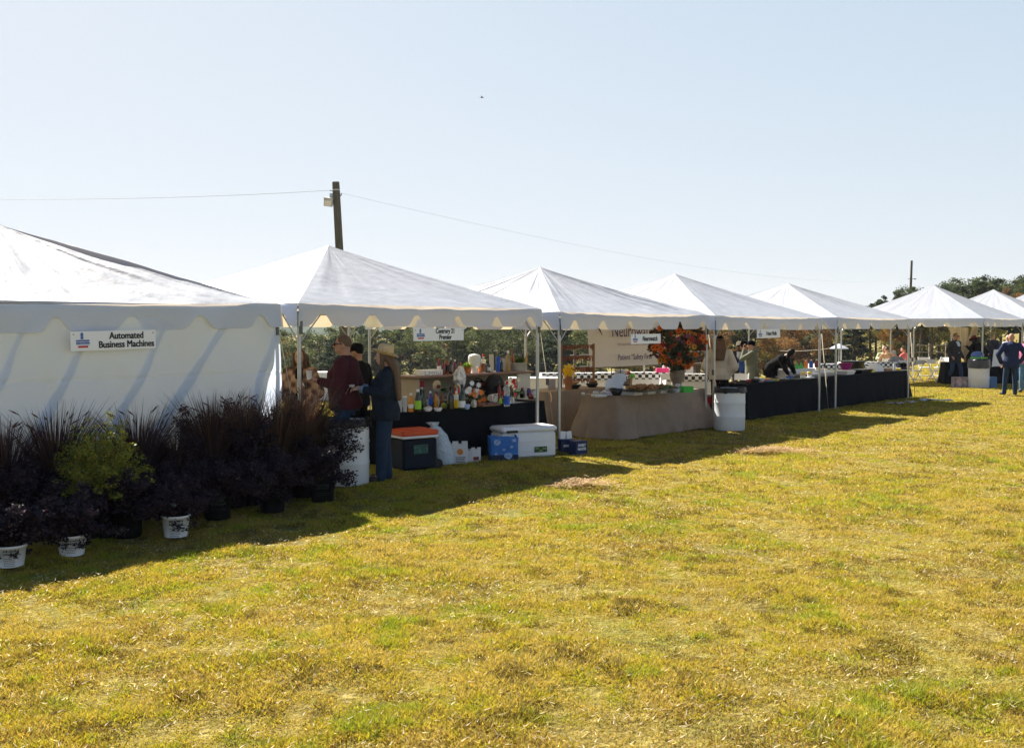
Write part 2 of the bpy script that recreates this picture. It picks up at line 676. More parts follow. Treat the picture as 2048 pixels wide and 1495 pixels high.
def valance(W, e, axis, sd, drop=.28, notch=.15, left=.37, nw=.105, wave=1.):
    """a scalloped strip along x (or y) with its outer side at -y"""
    mb = MB()
    n = 150
    cent = [left + .80 * k * (W / 4.66) for k in range(6)]
    rnd = random.Random(sd)
    ww = [nw * rnd.uniform(.85, 1.3) for _ in cent]

    def f(i, j):
        x = i * W
        b = drop + .012 * noise.noise((x * 1.1, sd, 0))
        for c, q in zip(cent, ww):
            b -= notch * math.exp(-(abs(x - c) / q) ** 2.6)
        d = j * b
        out = .012 * min(1, j * 5) + wave * d * .22 * noise.noise((x * 1.5, sd + 3.1, d * 1.4)) + .010 * noise.noise((x * 5, d * 6, sd)) * j
        top = e - .004
        return Vector((x, -out, top - d))
    mb.sheet(f, n, 7)
    return mb


def tent(u0, v0, label, eave=2.24, peak=3.20, slack=1., sd=0., rz=TH, W=WIDTH, straps=('r',), low_left=0., wall=False):
    o = thing('frame_tent', label, 'tent', row(u0, v0), rz, 'white frame tents in a row')
    # canopy: four panels sharing the hips
    mb = MB()
    n = 110 if slack > 1.05 else 60
    for k in range(4):
        rot = Matrix.Rotation(k * pi / 2, 3, 'Z')
        vs_, fs, idx = [], [], {}
        for j in range(n // 2 + 1):
            t = 1 - j / (n / 2)
            wcols = n
            for i in range(wcols + 1):
                q = Vector(((i / wcols - .5) * W * t, -W / 2 * t, 0))
                q = rot @ q
                x, y = q.x + W / 2, q.y + W / 2
                z = hipz(x, y, W, eave, peak, slack, sd)
                if low_left:
                    z -= low_left * max(0, 1 - x / W) * max(0, 1 - y / W)
                vs_.append((x, y, z))
        w1 = n + 1
        for j in range(n // 2):
            for i in range(n):
                fs.append([j * w1 + i, j * w1 + i + 1, (j + 1) * w1 + i + 1, (j + 1) * w1 + i])
        mb.add(vs_, fs, 0, True)
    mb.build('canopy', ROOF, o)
    for k in range(4):
        m_ = valance(W, eave, 0, sd * 3 + k, left=.37 if k != 2 else .29, wave=1. if k == 0 else 1.2)
        if low_left:
            m_.v = [(p[0], p[1], p[2] - low_left * ((1 - p[0] / W) if k == 0 else (p[0] / W if k == 3 else 0))) for p in m_.v]
        rot = Matrix.Rotation(k * pi / 2, 3, 'Z')
        m_.v = [tuple(rot @ Vector((p[0] - W / 2, p[1] - W / 2, p[2])) + Vector((W / 2, W / 2, 0))) for p in m_.v]
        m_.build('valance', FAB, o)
    ins = .045
    cor = [(ins, ins), (W - ins, ins), (W - ins, W - ins), (ins, W - ins)]
    for k, (x, y) in enumerate(cor):
        lg = MB()
        lg.tube([(x, y, .012), (x, y, eave - .10 - (low_left if k == 0 else 0))], .026, 10)
        lg.tube([(x, y, .95), (x, y, 1.0)], .031, 10)
        lg.box((x, y, .012), (.14, .14, .008))
        L = lg.build('leg', PIPE, o)
        rt = MB()
        sx, sy = (-1 if x < W / 2 else 1), (-1 if y < W / 2 else 1)
        rt.box((x + sx * .0, y + sy * .035, eave - .30), (.035, .03, .16))
        rt.bar((x, y + sy * .03, eave - .22), (x + sx * .03, y + sy * .03, eave - .10), .012)
        rt.build('ratchet', RATCH, L)
        br = MB()
        bx, by = (1 if x < W / 2 else -1), (1 if y < W / 2 else -1)
        br.bar((x, y, eave - .50), (x + bx * .40, y, eave - .06), .009, 6)
        br.bar((x, y, eave - .50), (x, y + by * .40, eave - .06), .009, 6)
        br.build('brace', PIPE, o)
    for k in range(4):
        a, b = cor[k], cor[(k + 1) % 4]
        MB().bar((*a, eave - .05), (*b, eave - .05), .022).build('eave_pipe', PIPE, o)
        hip = Vector((*a, eave - .05)).lerp(Vector((W / 2, W / 2, peak - .12)), .5) - Vector((0, 0, .10))
        MB().tube([(*a, eave - .05), hip, (W / 2, W / 2, peak - .12)], .020).build('rafter', PIPE, o)
    for s_ in straps:
        x, y, dx, dy = {'r': (W - ins, ins - .03, .42, -.02), 'l': (ins, ins - .03, -.3, -.0), 'br': (W - ins, W, .5, .4), 'bl': (ins, W, -.5, .4)}[s_]
        a, b = Vector((x, y, eave - .16)), Vector((x + dx, y + dy, .03))
        st = MB()
        w = Vector((.016, 0, 0)) if abs(dy) > abs(dx) else Vector((.012, .012, 0))
        st.add([a - w, a + w, b + w, b - w], [[0, 1, 2, 3]])
        st.add([a - w + Vector((0, .012, 0)), a + w + Vector((0, .012, 0)), b + w, b - w], [[3, 2, 1, 0]])
        S = st.build('strap', STRAP, o)
        q = a.lerp(b, .48)
        MB().box(q, (.04, .035, .11)).build('ratchet', RATCH, S)
        q2 = a.lerp(b, .56)
        tl = MB()
        tl.sheet(lambda i, j: q2 + Vector((.03 * (i - .5) + .02 * j, -.02 - .02 * sin(j * 3), -.16 * j)), 1, 6)
        tl.build('strap_end', ORNG if sd in (2., 3.) else STRAP, S)
    if wall:
        mb = MB()

        def wy(x, z, hz):
            q, jj = x + z * .42, 1 - (z - .02) / hz
            d = .03 * noise.noise((q * 1.6, z * .4, 2.2)) + .012 * noise.noise((q * 7, z * .8, 1))
            ph = q / .86 + .35 * noise.noise((q * .5, z * .25, 4)) + .16
            fr = ph - math.floor(ph)                 # slanting drag folds: a quick swell, then a slow fall
            am = (.06 + .04 * noise.noise((math.floor(ph) * 3.3, 2, 2))) * (.6 + .8 * abs(noise.noise((math.floor(ph) * 1.7, z * .7, 8))))
            d -= am * (sstep(0, .24, fr) if fr < .24 else 1 - sstep(.24, 1, fr))
            for zs in (1.42, .92):
                d += .012 * math.exp(-((z - zs - .02 * noise.noise((x * .6, zs, 0))) / .016) ** 2)
            return .012 - .03 * jj + d * sstep(.13, .36, jj)

        def hz_(x):
            return eave - .03 - low_left * (1 - x / W)

        def f(i, j):
            x = .01 + i * (W - .02)
            z = hz_(x) * (1 - j) + .02
            return Vector((x, wy(x, z, hz_(x)), z))
        mb.sheet(f, 240, 120)
        # extra strips added behind the wall to dim its glow in slanting bands
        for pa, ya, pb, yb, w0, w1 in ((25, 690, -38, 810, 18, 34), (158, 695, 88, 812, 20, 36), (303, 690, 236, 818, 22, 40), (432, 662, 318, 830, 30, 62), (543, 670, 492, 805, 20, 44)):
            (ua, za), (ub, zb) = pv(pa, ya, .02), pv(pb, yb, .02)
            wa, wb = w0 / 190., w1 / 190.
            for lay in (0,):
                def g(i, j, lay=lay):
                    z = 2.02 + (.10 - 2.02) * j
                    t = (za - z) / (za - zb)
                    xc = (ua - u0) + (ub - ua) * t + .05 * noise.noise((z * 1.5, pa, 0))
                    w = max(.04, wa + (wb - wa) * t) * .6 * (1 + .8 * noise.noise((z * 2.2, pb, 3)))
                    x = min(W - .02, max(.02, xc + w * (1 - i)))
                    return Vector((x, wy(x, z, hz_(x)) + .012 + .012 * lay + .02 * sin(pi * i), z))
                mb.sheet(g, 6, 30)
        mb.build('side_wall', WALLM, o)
    return o


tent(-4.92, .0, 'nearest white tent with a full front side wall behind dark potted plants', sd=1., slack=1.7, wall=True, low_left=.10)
tent(0, 0, 'open white tent over the bar table with bottles and coolers', sd=2., slack=.85, eave=2.25, peak=3.22)
tent(5.12, 0, 'open white tent over the tan burlap tables and flower urn', sd=3., slack=1.5, eave=2.21, peak=3.13, W=4.72)
tent(10.06, 0, 'open white tent with the stooping woman in black under it', sd=4., slack=.9, eave=2.20, peak=3.22, W=5.0)
tent(15.9, 0, 'white tent at the far end of the long black table before the gap', sd=5., slack=.95, eave=2.22, peak=3.2, W=5.0)
tent(27.6, 0, 'white tent beyond the gap with a swagged drape and a lidless white drum', sd=6., slack=.7, eave=2.30, peak=3.55, W=4.9, straps=('l',))
tent(35.0, 0, 'far white tent rising just behind the draped one', sd=7., slack=.8, eave=2.35, peak=3.6, W=4.9, straps=())
tent(41.0, 0, 'farthest white tent at the right edge of the photo', sd=8., slack=.8, eave=2.35, peak=3.7, W=4.9, straps=())

# ------------------------------------------------------------------ name boards
SIGNW = mat('sign_white', (.80, .81, .83), .45, var=.02)
INK = mat('sign_black', (.012, .013, .025), .5)
BLUE = mat('sign_blue', (.05, .13, .40), .5)
REDI = mat('sign_red', (.50, .03, .04), .5)
STEEL = mat('grommet', (.30, .30, .32), .4, metal=.7)


def sign(px0, px1, py0, py1, lines, label, tilt=0., size=None, v=-.075, bold=.012, tx=.62, xs=.86, dark=INK):
    pm = (px0 + px1) / 2
    u0, _ = pv(px0, (py0 + py1) / 2, v)
    u1, _ = pv(px1, (py0 + py1) / 2, v)
    um = (u0 + u1) / 2
    # heights read at the middle of the board
    _, zt = pv(pm, py0, v)
    _, zb = pv(pm, py1, v)
    w, h = u1 - u0, zt - zb
    mb = MB().box((0, 0, 0), (w, .008, h))
    o = mb.build('name_board', SIGNW, None, row(um, v, (zt + zb) / 2))
    o.rotation_euler = (0, -tilt, TH)
    tag(o, label, 'sign', 'name boards hung on the tents')
    S = size or h * .40
    for i, t in enumerate(lines):
        me = text_mesh(t, S, dark, bold, xs)
        y = (len(lines) - 1) / 2 - i
        p = put(me, 'lettering', o, (w * (tx - .5), -.0052, y * S * .90))
    lg = MB()
    lx, lh = -w * .5 + w * .135, h
    bw = w * .155
    # a little tower over two lines of blue letters and a red bar
    for k in range(3):
        lg.box((lx - bw * .06, -.0055, lh * (.40 - .095 * k) - lh * .06), (bw * .20, .003, lh * .06), mi=0)
        lg.box((lx - bw * .06, -.0055, lh * (.355 - .095 * k) - lh * .06), (bw * .16, .003, lh * .022), mi=0)
    lg.add([(lx - bw * .19, -.006, lh * .375), (lx + bw * .07, -.006, lh * .375), (lx - bw * .06, -.006, lh * .45)], [[0, 1, 2]], 0)
    rr = random.Random(3)
    for k, (zz, hh) in enumerate(((.02, .10), (-.10, .10))):
        x = lx - bw * .5
        while x < lx + bw * .46:
            q = bw * rr.uniform(.05, .085)
            lg.box((x + q / 2, -.0055, lh * zz), (q * .78, .003, lh * hh * rr.uniform(.75, 1)), mi=0)
            x += q
    lg.box((lx, -.0055, -lh * .185), (bw, .003, lh * .018), mi=0)
    lg.box((lx, -.0055, -lh * .29), (bw * .72, .003, lh * .10), mi=1)
    lg.build('logo', [BLUE, REDI], o)
    for sx in (-1, 1):
        MB().lathe([(.008, -.002), (.008, .002)], (sx * (w / 2 - .03), -.006, h / 2 - .03), 8, M=Matrix.Rotation(pi / 2, 3, 'X')).build('grommet', STEEL, o)
    return o


sign(141, 311, 661, 699, ['Automated', 'Business Machines'], 'longest white name board on the side wall of the nearest tent', tilt=R(1.2), size=.098, tx=.645, bold=.0032, xs=.84)
sign(827, 927, 655.5, 681, ['Centrury 21', 'Premier'], 'white name board hanging over the bar table', tilt=R(.3), tx=.62, size=.094, bold=.003, xs=.80)
sign(1262, 1321, 667.5, 687, ['Neurowatch'], 'one line name board hanging before the flower urn', tilt=R(.2), tx=.63, size=.120, bold=.004, xs=.78)
sign(1514, 1560, 658, 675.5, ['I Heart Media'], 'small name board hanging beside the stooping woman in black', tilt=R(.8), tx=.61, size=.120, bold=.004, xs=.72)

# ------------------------------------------------------------------ trees and far ground
def leaf_cloud(cent, rad, n, size, squash=.8, droop=0., rg=rng):
    """n leaf sprays scattered through the balls (cent, rad) -> quads"""
    cent, rad = np.asarray(cent), np.asarray(rad)
    pr = rad ** 2 / (rad ** 2).sum()
    k = rg.choice(len(cent), n, p=pr)
    d = rg.normal(size=(n, 3))
    d /= np.linalg.norm(d, axis=1)[:, None]
    rr = rg.random(n) ** .45
    p = cent[k] + d * (rad[k] * rr)[:, None] * (1, 1, squash)
    a = rg.normal(size=(n, 3)) * (1, 1, .6)
    a[:, 2] -= droop
    a /= np.linalg.norm(a, axis=1)[:, None]
    b = np.cross(a, rg.normal(size=(n, 3)))
    b /= np.linalg.norm(b, axis=1)[:, None]
    s = size * rg.uniform(.55, 1.4, n)[:, None]
    q = np.stack([p - a * s, p + b * s * .55, p + a * s, p - b * s * .55], 1)
    return q.reshape(-1, 3), k


BARK = mat('bark', (.075, .058, .045), .95, var=.35, sc=5, bump=.5, bsc=18, stretch=(1, 1, .25))
LEAF = mat('tree_leaf', (1, 1, 1), .7, var=.08, attr=True, transl=.28, tcol=(1.15, 1.15, .6), spec=.1)


def make_tree(seed, h, wid, kind, cols, n):
    rg = np.random.default_rng(seed)
    rd = random.Random(seed)
    tr = MB()
    lean = rd.uniform(-.03, .03)
    tp = [(lean * h * t + .05 * sin(t * 5 + seed), .04 * cos(t * 4 + seed), h * t * .93) for t in (0, .15, .35, .55, .75, 1)]
    r0 = .022 * h + .03
    tr.tube(tp, [r0 * 1.25, r0, r0 * .8, r0 * .6, r0 * .36, r0 * .08], 8)
    cent, rad = [], []
    if kind == 'pine':
        lo, nb = rd.uniform(.25, .45), 26
    elif kind == 'tall':
        lo, nb = rd.uniform(.5, .6), 20
    else:
        lo, nb = .24, 26
    for i in range(nb):
        t = lo + (1 - lo) * (i + rd.random()) / nb
        z = h * t
        f = (1 - t) / (1 - lo)
        if kind == 'pine':
            L = wid * (.30 + .70 * f ** .8) * rd.uniform(.55, 1.1)
        elif kind == 'tall':
            L = wid * (.45 + .6 * sin(pi * min(1, f * 1.1))) * rd.uniform(.5, 1.1)
        else:
            L = wid * (.35 + .75 * sin(pi * min(1, .12 + .88 * f)) ** .8) * rd.uniform(.5, 1.1)
        az = i * 2.4 + rd.uniform(-.5, .5)
        up = rd.uniform(.0, .35) if kind != 'pine' else rd.uniform(-.12, .2)
        base = Vector((lean * z, 0, z - L * .3))
        tip = base + Vector((cos(az) * L, sin(az) * L, L * up + L * .25))
        tr.tube([base, base.lerp(tip, .5) + Vector((0, 0, .03 * L)), tip], [r0 * .32 * (1 - t * .6), r0 * .2 * (1 - t * .5), .012], 5)
        for q in (.55, .8, 1.0):
            c = base.lerp(tip, q) + Vector((rd.uniform(-.3, .3), rd.uniform(-.3, .3), rd.uniform(-.1, .25))) * L * .4
            cent.append(tuple(c))
            rad.append(max(.22, L * rd.uniform(.22, .36)))
    cent.append((lean * h, 0, h * .95))
    rad.append(wid * .22)
    v, k = leaf_cloud(cent, rad, n, .006 * h + .038, .7 if kind != 'round' else .85, .0, rg)
    cc = np.array([cols[0]] * len(cent)) * 1.0
    for i in range(len(cent)):
        a, b = rd.choice(cols), rd.choice(cols)
        w = rd.random()
        cc[i] = (np.array(a) * w + np.array(b) * (1 - w)) * rd.uniform(.65, 1.3)
    fc = cc[k] * rg.uniform(.7, 1.3, (len(k), 1))
    return tr.mesh('trunk', BARK), np_mesh('crown', v, 4, LEAF, np.repeat(fc, 4, 0))


DK = [(.042, .062, .036), (.058, .080, .042), (.032, .050, .034)]
MG = [(.085, .105, .042), (.115, .130, .048), (.060, .082, .038)]
YG = [(.19, .175, .05), (.14, .14, .045), (.25, .195, .05)]
OR = [(.28, .14, .04), (.34, .19, .05), (.20, .11, .04)]
RU = [(.20, .105, .05), (.25, .13, .06), (.16, .10, .05)]
KINDS = {'pine': [make_tree(s, 8, 2.0, 'pine', DK, 11000) for s in (1, 2)] + [make_tree(3, 8, 2.1, 'pine', DK + MG, 11000)],
         'tall': [make_tree(s, 9, 2.2, 'tall', DK + MG[:1], 11000) for s in (4, 5, 12)],
         'green': [make_tree(s, 7, 2.5, 'round', MG, 11000) for s in (6, 7)],
         'yellow': [make_tree(s, 7, 2.3, 'round', YG, 11000) for s in (8, 9)],
         'orange': [make_tree(10, 7, 2.2, 'round', OR + YG[:1], 11000)],
         'rust': [make_tree(11, 7, 2.2, 'round', RU, 9000)]}
HT = {'pine': 8, 'tall': 9, 'green': 7, 'yellow': 7, 'orange': 7, 'rust': 7}
TREEWORD = {'pine': 'dark green conical pine', 'tall': 'tall pine with a high dark crown', 'green': 'bushy mid green tree',
            'yellow': 'yellowing autumn tree', 'orange': 'orange autumn tree', 'rust': 'rust brown autumn tree'}
NAMET = {'pine': 'pine_tree', 'tall': 'tall_pine_tree', 'green': 'leafy_tree', 'yellow': 'autumn_tree', 'orange': 'autumn_tree', 'rust': 'autumn_tree'}
rt = random.Random(5)


def where(px):
    for a, b in ((650, 'seen left of the man in sunglasses'), (800, 'seen behind the hat and cap wearers'), (960, 'seen over the left half of the bar'),
                 (1100, 'seen over the right half of the bar'), (1300, 'seen behind the burlap tables and banner'), (1430, 'seen beside the flower urn'),
                 (1560, 'seen around the woman in black'), (1700, 'seen behind the patio umbrella'), (1840, 'seen over the far end of the black table'), (1960, 'rising behind the draped tent')):
        if px < a:
            return b
    return 'rising at the far right of the wood'


def tree(px, top, y, kind, wide=1.):
    p = at(px, top, y)
    g = float(terrain(p.x, y))
    h = p.z - g
    tm, cm = KINDS[kind][rt.randrange(len(KINDS[kind]))]
    s = h / HT[kind]
    o = thing(NAMET[kind], TREEWORD[kind] + ' ' + where(px), 'tree', (p.x, y, g - .05), rt.uniform(0, 6.3), 'trees of the wood beyond the tents')
    k = s * wide * rt.uniform(.9, 1.15)
    o.scale = (k, k, s)
    put(tm, 'trunk', o)
    put(cm, 'crown', o)
    return o


def plant_trees():
    L = []
    # behind the open tents: the wood below the rise
    x = 520
    ks = ['yellow', 'orange', 'green', 'pine', 'green', 'pine', 'green', 'pine', 'pine', 'green', 'pine', 'tall']
    i = 0
    while x < 1180:
        k = ks[i % len(ks)]
        top = 668 if x < 690 else 640 if x > 780 else 655
        L.append((x, top + rt.uniform(-5, 9), rt.uniform(92, 118), k, 1.25))
        x += rt.uniform(22, 34)
        i += 1
    ks = ['green', 'pine', 'yellow', 'pine', 'orange', 'green', 'rust', 'pine', 'yellow', 'tall', 'orange', 'green', 'yellow', 'pine', 'rust', 'green']
    i = 0
    while x < 1760:
        L.append((x, 640 - (x - 1180) * .03 + rt.uniform(-8, 10), rt.uniform(78, 100), ks[i % len(ks)], 1.15))
        x += rt.uniform(24, 36)
        i += 1
    # the taller pines that stand above the far tents
    for px, top, y, k, w in ((1752, 606, 92, 'tall', .9), (1772, 596, 90, 'tall', 1.), (1790, 612, 84, 'pine', .9), (1812, 582, 92, 'tall', 1.1), (1834, 590, 84, 'green', .9),
                             (1858, 577, 90, 'green', 1.2), (1880, 574, 84, 'tall', 1.), (1898, 574, 94, 'pine', .9), (1918, 566, 88, 'green', 1.1), (1944, 556, 92, 'green', 1.3),
                             (1968, 558, 86, 'tall', 1.2), (1990, 566, 96, 'green', 1.2), (2003, 582, 84, 'rust', .9), (2022, 567, 90, 'green', 1.2), (2046, 558, 94, 'pine', 1.2), (2075, 555, 90, 'green', 1.2),
                             (1850, 600, 76, 'yellow', 1.), (1880, 610, 73, 'yellow', 1.), (1822, 612, 75, 'green', 1.), (1915, 612, 74, 'yellow', 1.), (1950, 610, 75, 'green', 1.), (1985, 606, 76, 'yellow', 1.), (1795, 622, 74, 'orange', 1.),
                             (1866, 600, 72, 'tall', .8), (1842, 606, 71, 'tall', .8), (2020, 600, 75, 'pine', 1.1)):
        L.append((px, top, y, k, w))
    for a in L:
        tree(*a)


def undergrowth():
    rg = np.random.default_rng(77)
    cent, rad = [], []
    for i in range(230):
        px = rg.uniform(430, 2150)
        y = rg.uniform(88, 108) if px < 1700 else rg.uniform(72, 80)
        p = at(px, 700, y)
        r = rg.uniform(.6, 1.3)
        cent.append((p.x, y, float(terrain(p.x, y)) + r * .5))
        rad.append(r)
    for i in range(260):                         # the wood goes on behind the nearest tent
        px = rg.uniform(-1500, 500)
        y = rg.uniform(92, 112)
        p = at(px, 700, y)
        r = rg.uniform(.9, 1.7)
        cent.append((p.x, y, float(terrain(p.x, y)) + rg.uniform(.5, 7.2)))
        rad.append(r)
    v, k = leaf_cloud(cent, rad, 90000, .13, .8, 0, rg)
    base = np.array(MG + YG + DK + OR[:1])
    cc = base[rg.integers(0, len(base), len(cent))] * rg.uniform(.6, 1.1, (len(cent), 1))
    o = put(np_mesh('undergrowth', v, 4, LEAF, np.repeat(cc[k] * rg.uniform(.7, 1.3, (len(k), 1)), 4, 0)), 'undergrowth')
    tag(o, 'low tangled bushes along the foot of the wood', 'undergrowth', kind='stuff')


def far_hill():
    m = mat('far_wooded_hill', (.055, .070, .045), 1., var=.35, sc=.05, bump=.0, spec=0)
    mb = MB()

    def f(i, j):
        px = 300 + 1500 * i
        y = 620 + 500 * j
        p = at(px, 700, y)
        top = 22 * (sstep(0, .12, i) * (1 - sstep(.35, 1, i)) + .15) * (.8 + .5 * noise.noise((i * 6, 1.2, 0)) + .10 * noise.noise((i * 60, j * 30, 0)))
        return Vector((p.x, y, -8 + (top + 8) * sin(pi * min(1, j * 1.0) * .5)))
    mb.sheet(f, 220, 24)
    tag(mb.build('hill', m), kind='structure')


# ------------------------------------------------------------------ poles and wire
WOOD = mat('weathered_pole', (.10, .088, .062), .9, var=.35, sc=4, bump=.6, bsc=14, stretch=(6, 6, .5))
GREY = mat('grey_metal_box', (.42, .42, .42), .5, var=.1, metal=.2)
DARK = mat('dark_metal', (.04, .042, .05), .5)
LENS = mat('lamp_glass', (.75, .68, .60), .25, var=.15, sc=25)


def poles():
    y = 33.0
    top, mid = at(671.5, 364, y), at(689, 690, y)
    dirv = (top - mid).normalized()
    base = mid - dirv * (mid.z / dirv.z)
    o = thing('utility_pole', 'weathered wooden utility pole rising behind the bar tent', 'pole', base)
    q = top - base
    mb = MB()
    mb.tube([(0, 0, -.1), q * .3, q * .6, q * .97, q], [.165, .15, .135, .122, .118], 14)
    mb.build('pole', WOOD, o)
    b = q * .962
    bd = MB()
    bd.tube([q * .958, q * .964], [.128, .128], 14)
    bd.build('band', GREY, o)
    fl = MB()
    qa = q * .915
    c = Vector((qa.x - .25, qa.y - .10, q.z - .66))
    rot = Matrix.Rotation(R(8), 3, 'Y') @ Matrix.Rotation(R(12), 3, 'X')
    fl.box(c, (.26, .16, .28), M=rot, mi=0, top=1.15)
    fl.box(c + rot @ Vector((0, -.083, 0)), (.22, .01, .24), M=rot, mi=1)
    fl.box((qa.x - .17, qa.y, q.z - .44), (.10, .12, .13), mi=0)
    fl.build('floodlight', [GREY, LENS], o)
    hk = MB()
    hk.tube([q + Vector((.1, 0, -.45)), q + Vector((.17, 0, -.44)), q + Vector((.18, 0, -.36))], .02, 6)
    hk.bar(q + Vector((-.1, 0, -.30)), q + Vector((-.2, 0, -.27)), .012, 6)
    hk.build('insulator', DARK, o)
    # second pole far off
    y2 = 104.0
    t2, m2 = at(1823.5, 521, y2), at(1820, 612, y2)
    d2 = (t2 - m2).normalized()
    b2 = m2 - d2 * (m2.z / d2.z)
    o2 = thing('utility_pole', 'distant thin utility pole above the draped tent', 'pole', b2)
    q2 = t2 - b2
    MB().tube([(0, 0, -.2), q2 * .5, q2], [.17, .14, .11], 10).build('pole', WOOD, o2)
    MB().box(q2 * .65 + Vector((.22, -.1, .25)), (.32, .3, .42)).build('floodlight', DARK, o2)
    f2 = MB()
    f2.box(q2 * .62 + Vector((.60, -.15, .15)), (.45, .25, .36), M=Matrix.Rotation(R(12), 3, 'Y'), mi=0)
    f2.box(q2 * .62 + Vector((.60, -.285, .15)), (.36, .01, .28), M=Matrix.Rotation(R(12), 3, 'Y'), mi=1)
    f2.build('floodlight', [GREY, ORNG], o2)
    MB().bar(q2 * .79 + Vector((-.3, 0, 0)), q2 * .79 + Vector((.42, 0, 0)), .03, 6).bar(q2 * .79 + Vector((.35, 0, 0)), q2 * .79 + Vector((.5, 0, .0)), .06, 6).build('crossarm', DARK, o2)
    # wires
    wm = mat('wire_metal', (.30, .32, .35), .5)

    def wire(a, b, sag, r, label):
        pts = []
        for i in range(41):
            t = i / 40
            p = a.lerp(b, t)
            p.z -= sag * 4 * t * (1 - t)
            pts.append(p)
        w = MB().tube(pts, r, 5).build('overhead_wire', wm)
        tag(w, label, 'wire')
    wire(base + q + Vector((.18, 0, -.36)), b2 + q2 * .79 + Vector((0, 0, 0)), 1.25, .0034, 'overhead wire sagging from the near pole to the distant pole')
    wire(base + q + Vector((-.2, 0, -.27)), at(-420, 388, 30), .22, .006, 'overhead wire running off to the left of the near pole')
    # a bird high up
    bp = at(964, 195, 60)
    mb = MB()
    mb.ell((0, 0, 0), (.10, .035, .035), 6)
    mb.add([(.02, 0, .02), (-.05, 0, .02), (-.03, .16, .06), (.01, .15, .06)], [[0, 1, 2, 3]])
    mb.add([(.02, 0, .02), (-.05, 0, .02), (-.03, -.16, .06), (.01, -.15, .06)], [[3, 2, 1, 0]])
    mb.add([(-.09, -.02, 0), (-.17, -.04, 0), (-.17, .04, 0), (-.09, .02, 0)], [[0, 1, 2, 3]])
    tag(mb.build('bird', DARK, None, bp), 'tiny dark bird high in the pale sky', 'bird')


# ------------------------------------------------------------------ potted plants at the nearest tent
LEAF2 = mat('shrub_leaf', (1, 1, 1), .5, var=.1, attr=True, transl=.25, tcol=(1.2, 1.0, .8), spec=.35)
POTB = mat('black_nursery_pot', (.005, .005, .006), .7, var=.2, spec=.1)
POTW = mat('white_nursery_pot', (.66, .68, .72), .5, var=.05)
SOIL = mat('potting_soil', (.03, .022, .016), 1., var=.3)
STEM = mat('shrub_stem', (.06, .04, .03), .9)
PGRS = mat('purple_grass_blade', (1, 1, 1), .6, var=.05, attr=True, transl=.25, tcol=(1.3, .9, .7), spec=.3)
TAGM = mat('plant_tag', (.62, .64, .68), .5)


def pot(o, r, h, m, print_lines=0):
    mb = MB()
    mb.lathe([(r * .80, .0), (r * .97, h * .9), (r * 1.04, h * .9), (r * 1.04, h), (r * .94, h), (r * .9, h * .88)], n=22)
    p = mb.build('pot', m, o)
    MB().lathe([(r * .9, 0), (0, .01)], (0, 0, h * .88), 16).build('soil', SOIL, p)
    if print_lines:
        pr = MB()
        rd = random.Random(print_lines)
        for k in range(print_lines):
            z = h * (.74 - .14 * k) if k < 2 else h * (.42 - .085 * (k - 2))
            hh = h * (.10 if k < 2 else .028)
            a = -pi / 2 - .52
            while a < -pi / 2 + .52 - (.25 if k > 2 else 0):
                w = rd.uniform(.05, .13)
                q = []
                rr = r * (.80 + .17 * z / (h * .9)) + .0015
                for (aa, zz) in ((a, z), (a + w, z), (a + w, z + hh), (a, z + hh)):
                    q.append((rr * cos(aa), rr * sin(aa), zz))
                pr.add(q, [[0, 1, 2, 3]])
                a += w + .035
        pr.build('printing', mat('pot_ink', (.02, .035, .03), .6), p)
    return p


